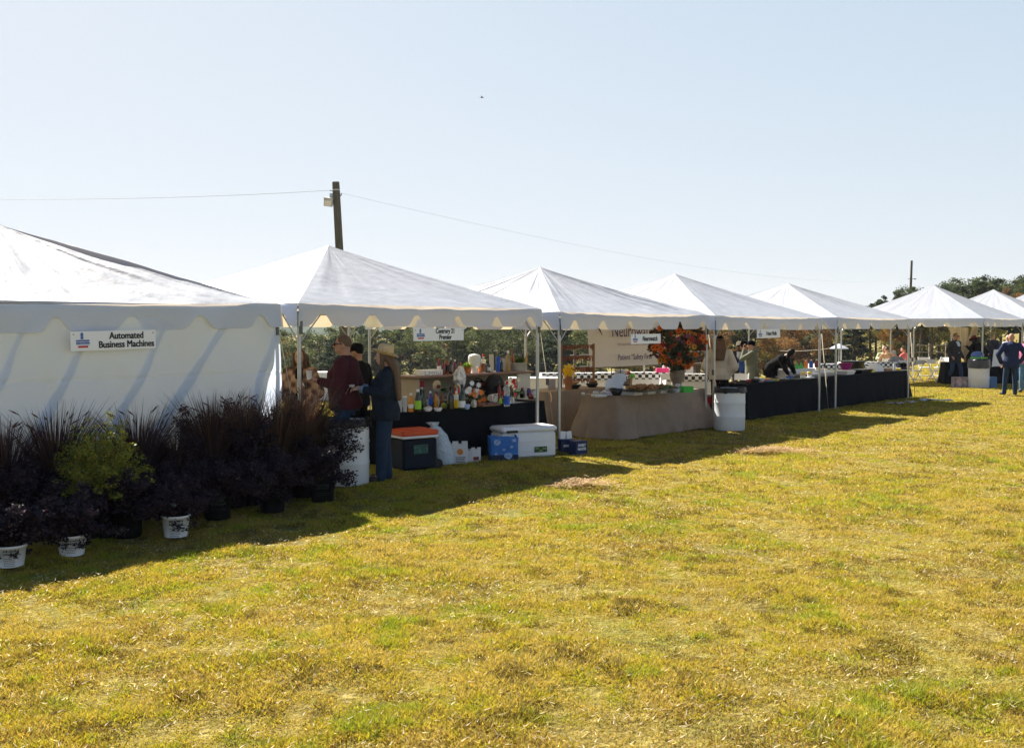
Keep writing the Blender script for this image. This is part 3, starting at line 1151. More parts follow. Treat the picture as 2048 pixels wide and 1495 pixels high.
def shrub(px, py, label, cols, r, h, n, potm=POTB, pr=.15, ph=.26, lines=0, leaf=.016, z=None, spray=.0, lean=(0, 0), name='shrub', tagc=False, seed=0, wispy=0., nb=26, cr=1., cover=0):
    base = gp(px, py)
    o = thing(name, label, 'shrub', base, rz=math.atan2(-base.x, base.y) * -1 * 0 + math.atan2(base.x, base.y) * -1, group='potted shrubs before the nearest tent')
    rg = np.random.default_rng(seed + 100)
    rd = random.Random(seed + 50)
    pot(o, pr, ph, potm, lines)
    st = MB()
    cent, rad = [], []
    for i in range(nb):
        az = i * 2.4 + rd.uniform(-.3, .3)
        t = (i + .5) / nb
        out = r * rd.uniform(.35, 1.05) * (1 if t > .2 else .7)
        zz = ph - (.14 if i % 4 == 1 else 0) + h * (.12 + .88 * (1 - (out / (r * 1.05)) ** 2 * rd.uniform(.5, 1.0)) * rd.uniform(.45, 1.))
        tip = Vector((cos(az) * out + lean[0] * h, sin(az) * out + lean[1] * h, zz))
        b0 = Vector((rd.uniform(-.03, .03), rd.uniform(-.03, .03), ph * .85))
        midp = b0.lerp(tip, .5) + Vector((0, 0, .12 * h))
        st.tube([b0, midp, tip], [.008, .005, .002], 5)
        for q in np.linspace(.3, 1.0 + wispy, 7):
            c = b0.lerp(midp, q * 2) if q < .5 else midp.lerp(tip, q * 2 - 1)
            cent.append(tuple(c))
            rad.append((.056 + .07 * r * rd.random() - .02 * max(0, q - .7)) * cr)
    for i in range(int(cover) * 9):              # twigs hanging over the rim
        a = rd.random() * 6.28
        cent.append((cos(a) * (pr + .03), sin(a) * (pr + .03), ph * rd.uniform(.45, 1.0)))
        rad.append(.05)
    st.build('stem', STEM, o)
    v, k = leaf_cloud(cent, rad, n, leaf, .8, spray, rg)
    v[:, 2] = np.maximum(v[:, 2], .015)
    base_c = np.array(cols)
    cc = base_c[rg.integers(0, len(base_c), len(k))] * rg.uniform(.6, 1.4, (len(k), 1))
    put(np_mesh('foliage', v, 4, LEAF2, np.repeat(cc, 4, 0)), 'foliage', o)
    if tagc:
        t = MB()
        t.box((.02, -pr - .03, ph + .10), (.10, .004, .085))
        T = t.build('plant_label', TAGM, o)
        l = MB()
        for k in range(3):
            l.box((.02, -pr - .0335, ph + .12 - .02 * k), (.075 - .02 * k, .002, .006))
        l.build('printing', INK, T)
    return o


def fountain_grass(px, py, label, h, spread, n, cols, seed, name='ornamental_grass', lean=0., potm=POTB):
    base = gp(px, py)
    o = thing(name, label, 'grass plant', base, 0, 'potted purple grasses before the nearest tent')
    pot(o, .17, .28, potm)
    rg = np.random.default_rng(seed)
    az = rg.random(n) * 2 * pi
    L = h * rg.uniform(.55, 1.08, n)
    out = spread * rg.random(n) ** .7 * L
    w = .0055 * rg.uniform(.6, 1.3, n)
    K = 6
    r0 = .10 * np.sqrt(rg.random(n))
    quads, cc = [], []
    prev = None
    col = np.array(cols)[rg.integers(0, len(cols), n)] * rg.uniform(.6, 1.4, (n, 1))
    drp = rg.uniform(.0, .5, n)
    for i in range(K + 1):
        t = i / K
        rr = r0 + out * t ** 1.6
        z = .26 + (L - .1) * (t - drp * .42 * t ** 3)
        c = np.stack([np.cos(az) * rr + lean * t * h, np.sin(az) * rr, z], 1)
        ww = w * (1 - t) ** .6 + .0006
        s = np.stack([-np.sin(az + .6) * ww, np.cos(az + .6) * ww, np.zeros(n)], 1)
        if prev is not None:
            quads.append(np.stack([prev[0] - prev[1], prev[0] + prev[1], c + s, c - s], 1))
            cc.append(col * (1 + .5 * t))
        prev = (c, s)
    v = np.concatenate(quads).reshape(-1, 3)
    put(np_mesh('blades', v, 4, PGRS, np.repeat(np.concatenate(cc), 4, 0)), 'blades', o)
    # soft seed plumes
    m = max(4, n // 60)
    pl = MB()
    rd = random.Random(seed)
    for i in range(m):
        a, l = rd.random() * 6.28, h * rd.uniform(.85, 1.15)
        q = spread * rd.uniform(.2, .9) * l
        p0 = Vector((cos(a) * q * .25, sin(a) * q * .25, l * .55))
        p1 = Vector((cos(a) * q * .7 + lean * h, sin(a) * q * .7, l * .95))
        p2 = p1 + Vector((cos(a) * .09, sin(a) * .09, .05))
        pl.tube([p0, p1], [.002, .0015], 4)
        pl.tube([p1, p1.lerp(p2, .5), p2], [.003, .009, .001], 5)
    pl.build('plume', mat('grass_plume', (.10, .060, .055), .9, var=.3), o)
    return o


PU = [(.016, .011, .022), (.022, .013, .025), (.030, .016, .026), (.013, .010, .018)]
PG = [(.026, .015, .020), (.040, .021, .022), (.020, .013, .018), (.055, .034, .026)]
LG = [(.18, .22, .02), (.24, .24, .025), (.12, .18, .02), (.26, .21, .03)]


def plants():
    # purple grasses along the wall
    for i, (px, h, sp, n, lb) in enumerate((
            (15, 0.97, .55, 520, 'purple fountain grass at the far left under the tent wall'),
            (112, 1.06, .52, 560, 'purple fountain grass left of the lime green shrub'),
            (275, 1.01, .55, 560, 'purple fountain grass right behind the lime green shrub'),
            (352, 0.72, .45, 420, 'short reddish purple grass right of the lime shrub'),
            (428, 1.13, .52, 620, 'tall purple fountain grass in the middle of the wall'),
            (500, 1.08, .46, 520, 'brownish purple grass near the right end of the wall'),
            (555, 1.08, .36, 480, 'straight brown grass at the tent corner post'),
            (606, 1.17, .34, 560, 'tallest reddish brown grass beside the white drum with plants'))):
        py = 1066 - .146 * px + 14
        n = int(n * 1.5)
        c = PG if i not in (5, 6, 7) else [(.055, .032, .024), (.075, .042, .028), (.040, .025, .022), (.11, .068, .036)]
        fountain_grass(px, py, lb, h, sp, n, c, 200 + i, lean=(-.08 if i in (0, 5) else .05))
    shrub(200, 1072, 'lime green feathery shrub among the dark plants', LG, .42, .90, 26000, leaf=.0115, spray=.1, nb=110, cr=.75, name='lime_shrub', seed=1, wispy=.12)
    for i, (px, py, r, h, n, lb, kw) in enumerate((
            (70, 1080, .52, .60, 9000, 'dark purple shrub behind the two left white pots', {}),
            (22, 1130, .44, .44, 8000, 'dark purple shrub in a white printed pot at the bottom left corner', dict(potm=POTW, lines=7, pr=.122, ph=.175, cover=1)),
            (144, 1108, .44, .44, 8000, 'dark purple shrub in a white printed pot below the lime shrub', dict(potm=POTW, lines=6, pr=.122, ph=.175, cover=1)),
            (255, 1072, .50, .46, 9000, 'low dark purple shrub right of the lime green one', dict(cover=2)),
            (352, 1071, .40, .40, 7000, 'dark purple shrub in the white printed pot with a foil label', dict(potm=POTW, lines=8, pr=.128, ph=.20, cover=1)),
            (435, 1036, .50, .44, 9000, 'spreading dark purple shrub in a black pot with print', dict(lines=3, cover=2)),
            (468, 1012, .56, 1.02, 13000, 'tall dark purple shrub bearing a white plant label', dict(tagc=True, nb=40)),
            (545, 1022, .50, .46, 9000, 'wide dark purple shrub at the front of the plant group', dict(cover=2)),
            (575, 990, .58, 1.00, 13000, 'tall dark purple shrub left of the plant draped drum', dict(nb=40)),
            (645, 1002, .44, .44, 8000, 'dark purple shrub at the foot of the white drum', dict(lines=4, cover=2)),
            (632, 982, .50, .80, 9000, 'purple shrub with long twigs reaching across the white drum', dict(lean=(.12, -.05), wispy=.3, nb=30)),
            (340, 1035, .50, .60, 9000, 'dark purple shrub hidden behind the foil label pot', {}),
            (400, 1014, .54, .86, 11000, 'dark purple shrub rising left of the plant label', dict(nb=36)),
            (165, 1062, .48, .44, 8000, 'dark purple shrub hidden under the lime green one', {}))):
        shrub(px, py, lb, PU, r, h, n, seed=10 + i, **kw)
    # foil label on the white pot
    p = gp(352, 1070)
    mb = MB().sheet(lambda i, j: Vector((.16 * (i - .5), -.10 * j, .03 * sin(i * 3) - .035 * j)), 6, 4)
    f = mb.build('foil_label', mat('foil', (.6, .72, .8), .25, metal=.5), None, p + Vector((.03, -.06, .33)), -.5)
    tag(f, 'crumpled silver blue foil label lying on a white pot', 'label')

# ------------------------------------------------------------------ people
SK_L = mat('skin_light', (.52, .31, .22), .5, var=.08, sc=14)
SK_T = mat('skin_tanned', (.40, .21, .135), .5, var=.08, sc=14)
SK_D = mat('skin_brown', (.16, .08, .05), .5, var=.08, sc=14)
HAIRM = {'brown': mat('hair_brown', (.10, .055, .03), .55, var=.4, sc=30, stretch=(8, 8, 1), bump=.4),
         'light': mat('hair_light_brown', (.115, .066, .034), .5, var=.4, sc=30, stretch=(8, 8, 1), bump=.4),
         'black': mat('hair_black', (.006, .005, .006), .6, var=.3, sc=30, bump=.3, spec=.12),
         'grey': mat('hair_grey', (.38, .34, .30), .6, var=.25, sc=30, bump=.3),
         'short': mat('hair_cropped', (.13, .075, .045), .8, var=.2, sc=60)}
SHOE = mat('dark_shoe', (.02, .017, .016), .45)
EYEM = mat('eye_dark', (.02, .015, .012), .3)
LIPM = mat('lips', (.36, .13, .11), .5)
SHADES = mat('sunglass_black', (.008, .008, .010), .12, spec=.6)


def cloth(name, col, var=.16, bump=.5, bsc=9, sc=7, rough=.85):
    return mat(name, col, rough, var=var, sc=sc, bump=bump, bsc=bsc, spec=.15)


def hand(mb, w, d, up, curl=.5):
    """palm, four bent fingers of unequal length and a thumb from the side of the palm"""
    d = d.normalized()
    sd = d.cross(up)
    sd = sd.normalized() if sd.length > 1e-4 else Vector((1, 0, 0))
    up = sd.cross(d).normalized()
    m = Matrix((sd, d, up)).transposed()
    mb.ell(w + d * .05, (.040, .055, .017), 8, M=m)
    for k, L in enumerate((.070, .080, .074, .058)):
        a = w + d * .092 + sd * (-.029 + .0195 * k)
        b = a + (d * cos(curl * .7) - up * sin(curl * .7)) * L * .5
        c = b + (d * cos(curl * 1.9) - up * sin(curl * 1.9)) * L * .5
        mb.capsule(a, b, .0095, .0088, 7)
        mb.capsule(b, c, .0088, .0072, 7)
    a = w + d * .03 - sd * .034
    b = a + (d * .7 - sd * .65 - up * .3).normalized() * .038
    c = b + (d * .95 - sd * .1 - up * .4).normalized() * .032
    mb.capsule(a, b, .012, .0105, 7)
    mb.capsule(b, c, .0105, .0085, 7)


def person(label, loc, face, H=1.75, J=None, bulk=1., lean=0., skin=SK_L, top=None, legs=None, hair=None, hat=None,
           glasses=False, head=(0, 0), vox=.012, hands=(.5, .5), extra=None, legw=1., shoes=SHOE, group='people at the tents', clean=False):
    j = {'pel': (0, 0, .96), 'neck': (0, -.012, 1.47), 'head': (0, .022, 1.625)}
    for sx, n in ((-1, 'l'), (1, 'r')):
        j.update({'sh' + n: (sx * .178 * (bulk * .4 + .6), -.012, 1.40), 'el' + n: (sx * .245 * (bulk * .4 + .6), -.035, 1.12), 'wr' + n: (sx * .25 * (bulk * .4 + .6), .07, .89),
                  'hip' + n: (sx * .092, 0, .93), 'kn' + n: (sx * .105, .02, .50), 'an' + n: (sx * .112, -.02, .09), 'to' + n: (sx * .14, .14, .03)})

    def bend(p, f=None):
        p = Vector(p)
        a = lean * min(1, max(0, (p.z - .90) / .32)) if f is None else lean * f
        q = Vector((0, 0, .96))
        return Matrix.Rotation(-a, 3, 'X') @ (p - q) + q

    def rotm(z):
        return Matrix.Rotation(-lean * min(1, max(0, (z - .90) / .32)), 3, 'X')
    for k in j:
        j[k] = bend(j[k]) if k[:2] in ('sh', 'el', 'wr') or k in ('neck', 'head') else Vector(j[k])
    for k, v in (J or {}).items():
        j[k] = Vector(v)
    seated = (J or {}).get('pel') is not None
    off = j['pel'] - Vector((0, 0, .96))
    if seated:
        for k in j:
            if k not in (J or {}) and k != 'pel' and k[:2] not in ('hi', 'kn', 'an', 'to'):
                j[k] = j[k] + off
    HR = Matrix.Rotation(head[0], 3, 'Z') @ Matrix.Rotation(-lean * .6 + head[1], 3, 'X')

    def torso(mb, o, z0=.84, fl=0., wide=1.):
        R_ = []
        for z, rx, ry, dy in ((z0, .158 + fl, .122 + fl, .0), (.94, .168 + fl * .6, .130 + fl * .5, -.005), (1.08, .152, .122, .01), (1.2, .160, .128, .012), (1.30, .172, .128, .008), (1.39, .168, .105, -.01), (1.44, .115, .085, -.015), (1.475, .062, .060, -.012)):
            if z > z0 + .02 or z == z0:
                b = bulk if z < 1.38 else .5 + .5 * bulk
                R_.append((bend((0, dy * (1 + (bulk - 1) * 4), z)) + off, rx * (b * .5 + .5) * wide + o, ry * b + o, rotm(z)))
        mb.loft(R_, 20)
    # the body, one continuous surface
    b = MB()
    torso(b, -.012, z0=.86)
    b.capsule(j['neck'], j['head'] + HR @ Vector((0, -.02, -.05)), .056 * (bulk * .5 + .5), .054 * (bulk * .4 + .6))
    hc = j['head']
    hd = lambda p: hc + HR @ Vector(p)
    b.ell(hc, (.076, .096, .112), 12, M=HR)
    b.ell(hd((0, .030, -.060)), (.057 * (bulk * .4 + .6), .062, .058), 10, M=HR)
    b.capsule(hd((0, .092, .004)), hd((0, .112, -.030)), .012, .015, 8)
    b.ell(hd((0, .088, -.062)), (.022, .012, .012), 6, M=HR)
    b.capsule(hd((-.035, .082, .026)), hd((.035, .082, .026)), .013, .013, 8)
    for sx, n in ((-1, 'l'), (1, 'r')):
        b.ell(hd((sx * .078, -.004, -.012)), (.012, .022, .032), 6, M=HR)
        b.capsule(j['neck'] + Vector((0, 0, -.03)), j['sh' + n], .05, .055)
        b.capsule(j['sh' + n], j['el' + n], .050 * bulk, .040)
        b.capsule(j['el' + n], j['wr' + n], .040, .027)
        d = (j['wr' + n] - j['el' + n])
        hdv = (J or {}).get('hd' + n)
        d = Vector(hdv) if hdv else d
        u = Vector((-sx * .9, .2, .3)) if abs(d.normalized().z) > .7 else Vector((0, 0, 1))
        hand(b, j['wr' + n], d, u, hands[0 if n == 'l' else 1])
        b.capsule(j['hip' + n], j['kn' + n], .078, .055)
        b.capsule(j['kn' + n], j['an' + n], .056, .038)
        b.capsule(j['an' + n], j['to' + n], .038, .030)
    k = H / 1.745
    root = put(remesh(b, 'person', skin, vox, 3), 'person', None, loc, face)
    root.scale = (k, k, k)
    tag(root, label, 'person', group)
    # face details
    if not glasses:
        for sx in (-1, 1):
            MB().ell(hd((sx * .031, .089, .006)), (.011, .007, .006), 6, M=HR).build('eye', EYEM, root)
    else:
        g = MB()
        for sx in (-1, 1):
            g.ell(hd((sx * .034, .098, .006)), (.034, .012, .022), 8, M=HR)
            g.bar(hd((sx * .066, .092, .012)), hd((sx * .084, -.01, .008)), .006, 6)
        g.bar(hd((-.02, .104, .012)), hd((.02, .104, .012)), .006, 6)
        g.build('sunglasses', SHADES, root)
    MB().ell(hd((0, .094, -.062)), (.024, .008, .007), 6, M=HR).build('mouth', LIPM, root)
    # trousers
    if legs:
        t = MB()
        torso(t, .004, z0=.86)
        t.v = [p for p in t.v]
        R_ = []
        t2 = MB()
        for z in (.84, .94, 1.03):
            bb = bulk
            R_.append((bend((0, 0, z)) + off, (.163 if z < 1 else .150) * (bb * .5 + .5) + .010, (.126 if z < 1 else .118) * bb + .010, rotm(z)))
        t2.loft(R_, 20)
        for n in 'lr':
            t2.capsule(j['hip' + n], j['kn' + n], .092 * legw * (bulk * .5 + .5), .072 * legw)
            t2.capsule(j['kn' + n], j['an' + n] + Vector((0, 0, -.02)), .072 * legw, .060 * legw)
        put(remesh(t2, 'trousers', legs, max(vox, .011), 3), 'trousers', root)
    if shoes:
        for n in 'lr':
            s = MB()
            a, c = j['an' + n], j['to' + n]
            s.capsule(a + Vector((0, 0, -.035)), c + Vector((0, .03, .012)), .050, .038, 10)
            s.v = [(p[0], p[1], max(p[2], min(a.z, c.z) - .045 if False else p[2])) for p in s.v]
            s.build('shoe', shoes, root)
    # upper garment(s)
    if top:
        g = MB()
        o = top.get('o', .016)
        torso(g, o, z0=top.get('hem', .84), fl=top.get('flare', .012), wide=top.get('wide', 1.))
        for sx, n in ((-1, 'l'), (1, 'r')):
            g.capsule(j['neck'] + Vector((sx * .03, 0, -.035)), j['sh' + n], .056 + o * .4, .062 + o * .5)
            if top.get('poncho'):
                g.capsule(j['sh' + n], j['el' + n] + Vector((sx * .02, 0, -.02)), .075, .11)
                g.capsule(j['el' + n], Vector((sx * .12, .02, top.get('hem', .84) + .05)), .10, .10)
            elif top.get('sleeve', 1):
                e = j['el' + n].lerp(j['wr' + n], top.get('cuff', .93))
                g.capsule(j['sh' + n], j['el' + n], .052 * bulk + o, .045 * (bulk * .5 + .5) + o)
                g.capsule(j['el' + n], e, .044 * (bulk * .5 + .5) + o, .032 + o)
        if top.get('collar'):
            g.loft([(j['neck'] + Vector((0, .0, -.03)), .075, .075), (j['neck'] + Vector((0, .0, .035)), .068, .07)], 14)
        if top.get('hood'):
            g.ell(j['neck'] + rotm(1.5) @ Vector((0, -.085, .02)), (.12, .075, .09), 8)
        put(remesh(g, top.get('name', 'shirt'), top['m'], max(vox, .011), 3), top.get('name', 'shirt'), root)
        if top.get('front'):
            f = MB()
            w0, w1, zb = top.get('fw', (.062, .03, 1.0))

            def fr(i, jj):
                z = 1.455 - (1.455 - zb) * jj
                w = w0 + (w1 - w0) * jj
                y = (.128 if z > 1.25 else .125) * bulk + o + .010 - max(0, (z - 1.34)) * .62 - abs(i - .5) ** 2 * .06
                return bend((w * (i - .5) * 2, y, z)) + off
            f.sheet(fr, 8, 14)
            f.build(top.get('fname', 'shirt_front'), top['front'], root)
    # hair
    if hair:
        style, hm = hair[0], hair[1]
        h = MB()
        if style == 'crop':
            h.ell(hd((0, -.012, .026)), (.079, .094, .098), 12, M=HR)
            h.v = [p for p in h.v]
        else:
            h.ell(hd((0, -.022, .026)), (.088, .094, .100), 12, M=HR)
        if style == 'long':
            for sx in (-1, -.5, 0, .5, 1):
                a = hd((sx * .07, -.055 - .02 * (1 - abs(sx)), .0))
                dn = hair[2] if len(hair) > 2 else .34
                m_ = bend(Vector((sx * .10, -.115 - .03 * (1 - abs(sx)), 1.48)), 1) + off if lean < .3 else a + Vector((sx * .03, -.01, -.14))
                e = bend(Vector((sx * .085, -.135 * bulk - .02 * (1 - abs(sx)), 1.48 - dn)), 1) + off if lean < .3 else a + Vector((sx * .05, .05, -dn - .05))
                h.capsule(a, m_, .050, .050, 8)
                h.capsule(m_, e, .050, .028, 8)
            for sx in (-1, 1):
                h.capsule(hd((sx * .072, .02, .03)), hd((sx * .085, .0, -.16)), .03, .03, 8)
        if style == 'bun':
            h.ell(hd((0, -.10, .06)), (.04, .04, .04), 8)
        me = remesh(h, 'hair', hm, .012, 2)
        put(me, 'hair', root)
    if hat:
        kind, hm = hat[0], hat[1]
        h = MB()
        if kind == 'brim':
            n = 36
            tl = HR @ Matrix.Rotation(R(hat[2] if len(hat) > 2 else -8), 3, 'X')
            c0 = hd((0, -.012, .040))
            prof = [(.100, -.002), (.104, .05), (.095, .105), (.070, .128), (.025, .118), (0, .112)]
            h.lathe(prof, c0, n, M=tl, sx=.86, sy=1.03)
            q = [(.100, 0, .0), (.145, .006, 0), (.185, .012, 0), (.187, .008, 0), (.145, -.002, 0), (.098, -.010, 0)]
            vs_, fs = [], []
            for r, z, _ in q:
                for i in range(n):
                    t = 2 * pi * i / n
                    p = Vector((r * cos(t) * .93, r * sin(t) * 1.02, z + .030 * (cos(t) ** 2) * max(0, (r - .1) / .085)))
                    vs_.append(tl @ p + c0)
            for a_ in range(len(q) - 1):
                for i in range(n):
                    fs.append([a_ * n + i, a_ * n + (i + 1) % n, (a_ + 1) * n + (i + 1) % n, (a_ + 1) * n + i])
            h.add(vs_, fs, 0, True)
            ho = h.build('hat', hm, root)
            bd = MB().lathe([(.1035, .004), (.1065, .034)], c0, n, M=tl, sx=.865, sy=1.035)
            bd.build('hat_band', mat('hat_band', (.16, .07, .04), .7), ho)
        else:
            dome = [(.086, -.012), (.088, .03), (.078, .075), (.050, .102), (0, .110)]
            h.lathe(dome, hd((0, -.006, .028)), 20, M=HR, sx=.95, sy=1.16)
            if kind == 'cap':
                def brm(i, jj):
                    t = pi * (.16 + .68 * i)
                    r = .09 + .075 * jj * sin(pi * i) ** .5
                    return hd((cos(t) * .083 * (1 + .0 * jj), sin(t) * (r + .012) * 1.08, .035 - .022 * jj - .02 * cos(t) ** 2))
                h.sheet(brm, 14, 4)
                h.sheet(lambda i, jj: brm(i, jj) - Vector((0, 0, .004)), 14, 4, flip=True)
            if kind == 'beanie':
                h.lathe([(.089, -.02), (.094, -.01), (.094, .015), (.088, .025)], hd((0, -.006, .028)), 20, M=HR, sx=.95, sy=1.16)
            h.build('hat', hm, root)
    if extra:
        extra(root, j, hd, bend)
    return root


DENIM = cloth('denim', (.026, .048, .090), sc=20, var=.25)
DENIMD = cloth('dark_denim', (.019, .038, .074), sc=20, var=.25)
DENIML = cloth('pale_denim', (.10, .20, .33), sc=14, var=.3)
DENJ = cloth('denim_jacket_cloth', (.010, .017, .030), sc=14, var=.3)
MAROON = cloth('maroon_cotton', (.055, .012, .018))
BLACKC = mat('black_cloth', (.006, .006, .008), .9, var=.2, bump=.5, bsc=9, spec=.08)
NAVY = cloth('navy_wool', (.014, .022, .065))
CHAR = cloth('charcoal_wool', (.028, .028, .034))
OLIVE = cloth('olive_canvas', (.16, .17, .125))
BEIGE = cloth('beige_knit', (.46, .40, .34), var=.12, stretch=None) if False else cloth('beige_knit', (.46, .40, .34), var=.12)
WHITEC = cloth('white_cotton', (.66, .67, .70), var=.06)
PBLUE = cloth('pale_blue_cotton', (.42, .50, .68), var=.06)
PINK = cloth('pink_cotton', (.62, .20, .38), var=.08)
GREYC = cloth('grey_cotton', (.22, .22, .23))
TANC = cloth('tan_cotton', (.36, .22, .12))
CORAL = cloth('coral_cotton', (.62, .16, .17))
BLUEC = cloth('blue_cotton', (.03, .08, .26))
STRAW = mat('straw_hat', (.58, .42, .22), .7, var=.18, sc=25, bump=.5, bsc=60)
PLAID = None


def plaid():
    m = bpy.data.materials.new('plaid_wool')
    m.use_nodes = True
    n, l = m.node_tree.nodes, m.node_tree.links
    p = n['Principled BSDF']
    p.inputs['Roughness'].default_value = .9
    tc = n.new('ShaderNodeTexCoord')
    mp = n.new('ShaderNodeMapping')
    mp.inputs['Rotation'].default_value = (R(20), R(45), R(30))
    l.new(tc.outputs['Object'], mp.inputs[0])
    prev = None
    for d in 'XYZ':
        w = n.new('ShaderNodeTexWave')
        w.bands_direction = d
        w.inputs['Scale'].default_value = 2.4
        w.inputs['Distortion'].default_value = .3
        l.new(mp.outputs[0], w.inputs[0])
        if prev is None:
            prev = w.outputs[1]
        else:
            a = n.new('ShaderNodeMath')
            a.operation = 'ADD'
            l.new(prev, a.inputs[0])
            l.new(w.outputs[1], a.inputs[1])
            prev = a.outputs[0]
    dv = n.new('ShaderNodeMath')
    dv.operation = 'DIVIDE'
    dv.inputs[1].default_value = 3
    l.new(prev, dv.inputs[0])
    cr = n.new('ShaderNodeValToRGB')
    e = cr.color_ramp.elements
    e[0].position, e[0].color = .25, (.035, .022, .018, 1)
    e[1].position, e[1].color = .75, (.46, .30, .20, 1)
    k = e.new(.5)
    k.color = (.20, .10, .065, 1)
    l.new(dv.outputs[0], cr.inputs[0])
    l.new(cr.outputs[0], p.inputs['Base Color'])
    return m


PLAIDM = plaid()


def held(name, label, cat, mb, mats, root, p, rz=0.):
    """something in a hand: a thing of its own at the hand's place in the world"""
    bpy.context.view_layer.update()
    w = root.matrix_world @ Vector(p)
    return tag(mb.build(name, mats, None, w, rz), label, cat)


def people():
    # woman in the straw hat, side on, eating
    def ex(root, j, hd, bend):
        s = MB()
        for i, m_ in enumerate((0, 1, 0, 1, 0)):
            s.sheet(lambda a, b, i=i: Vector((-.10 + .012 * (i + a), .20 - .02 * b, 1.12 - .40 * b)), 1, 6, mi=m_)
        s.build('striped_ribbon', [mat('ribbon_red', (.55, .03, .05), .6), WHITEC], root)
        c = MB()
        for n in 'lr':
            a, b = j['el' + n].lerp(j['wr' + n], .86), j['wr' + n]
            c.tube([a, b], [.053, .05], 12)
        c.build('turned_cuff', mat('cuff_denim', (.16, .24, .34), .9, var=.2, sc=20), root)
    p = gp(772, 962)
    w = person('woman in a wide straw hat and dark denim jacket beside the white drum', p, R(96), 1.70,
               J={'elr': (.25, -.02, 1.15), 'wrr': (.10, .29, 1.22), 'ell': (-.25, .0, 1.15), 'wrl': (-.08, .31, 1.21), 'hdr': (-.25, .9, .12), 'hdl': (.2, .9, .12),
                  'knl': (-.10, .05, .5), 'anl': (-.11, .06, .09), 'tol': (-.13, .22, .03)},
               bulk=1.22, vox=.008, skin=SK_L, top=dict(m=DENJ, hem=.80, o=.02, name='denim_jacket', collar=True, cuff=.9), legs=DENIMD, legw=1.15,
               hair=('long', HAIRM['light'], .40), hat=('brim', STRAW, 15), head=(R(-4), R(2)), hands=(.75, .75), extra=ex)
    f = MB()
    for i in range(5):
        f.ell((.02 * (i - 2), .012 * ((i * 7) % 3 - 1), .008 * (i % 2)), (.030, .034, .016), 6)
    f.sheet(lambda a, b: Vector((.13 * (a - .5), .02 + .05 * b, -.015 - .085 * b + .012 * sin(a * 9))), 8, 4)
    held('napkin_food', 'pale wrapped snack in the hands of the woman in the straw hat', 'snack', f, mat('napkin_paper', (.62, .55, .45), .8, var=.2, sc=30), w, (.01, .44, 1.245), R(96))
    # man in sunglasses
    def ex2(root, j, hd, bend):
        MB().lathe([(.009, 0), (.009, .006)], bend((-.07, .17, 1.27)), 10, M=Matrix.Rotation(-pi / 2, 3, 'X')).build('button_pin', WHITEC, root)
    pm = at(690, 760, 12.75)
    pm.z = 0
    m = person('man in a maroon shirt and sunglasses behind the white drum', pm, R(83), 1.86,
               J={'ell': (-.27, -.0, 1.14), 'wrl': (-.20, .25, 1.20), 'hdl': (.1, .9, .25), 'elr': (.26, -.10, 1.13), 'wrr': (.25, .10, .98)},
               bulk=1.34, vox=.009, skin=SK_T, top=dict(m=MAROON, hem=.86, o=.02, collar=True), legs=DENIM, hair=('crop', HAIRM['short']), glasses=True, head=(R(6), R(3)), hands=(.9, .4), extra=ex2)
    held('paper_cup', 'white paper cup in the hand of the man in maroon', 'cup', MB().lathe([(.030, -.05), (.041, .06), (.043, .062), (.039, .058), (.028, -.045)], n=16),
         mat('paper_white', (.74, .74, .76), .6, var=.03), m, (-.20, .375, 1.265))
    # man in the black cap behind
    def ex3(root, j, hd, bend):
        MB().box((.02, .152, 1.20), (.07, .005, .11)).build('name_badge', mat('badge', (.35, .55, .50), .4), root)
    q = at(716, 760, 14.3)
    q.z = 0
    person('man in a black cap and black jacket between maroon shirt and straw hat', q, R(62), 1.72, bulk=1.08, skin=SK_T, top=dict(m=BLACKC, hem=.85, name='jacket', collar=True), legs=BLACKC,
           hair=('crop', HAIRM['black']), hat=('cap', BLACKC), head=(R(8), 0), J={'wrl': (-.2, .24, 1.0), 'wrr': (.2, .24, 1.05)}, extra=ex3)
    q = at(600, 760, 14.1)
    q.z = 0
    person('woman with long brown hair and plaid shawl behind the tent post', q, R(186), 1.66, bulk=1.06, skin=SK_L, top=dict(m=PLAIDM, hem=.88, poncho=True, name='plaid_shawl', front=BLACKC, fw=(.05, .075, .95), fname='black_top'),
           legs=BLACKC, hair=('long', HAIRM['brown'], .30), J={'ell': (-.24, .04, 1.12), 'wrl': (-.12, .2, 1.0), 'elr': (.24, .04, 1.12), 'wrr': (.12, .2, 1.0)}, head=(R(-6), 0))
    # beyond the burlap table
    q = at(1440, 700, 21.4)
    q.z = 0
    person('woman in a beige knit poncho seen from behind by the second white drum', q, R(-18), 1.78, bulk=1.2, skin=SK_D, top=dict(m=BEIGE, hem=.84, poncho=True, name='beige_poncho', wide=1.12), legs=BLACKC, hair=('long', HAIRM['brown'], .22),
           hat=('beanie', BLACKC))
    q = at(1478, 700, 26.6)
    q.z = 0
    person('man in a cream knit cap and white scarf with dark glasses', q, R(165), 1.60, skin=SK_D, top=dict(m=CHAR, hem=.80, name='jacket', front=WHITEC, fw=(.06, .05, 1.0), fname='white_scarf'), legs=DENIMD, hat=('beanie', mat('cream_knit', (.66, .60, .52), .9, bump=.5, bsc=40)),
           glasses=True, head=(0, R(-8)), J={'wrl': (-.1, .25, 1.05), 'wrr': (.1, .25, 1.05)})
    q = at(1504, 700, 25.2)
    q.z = 0
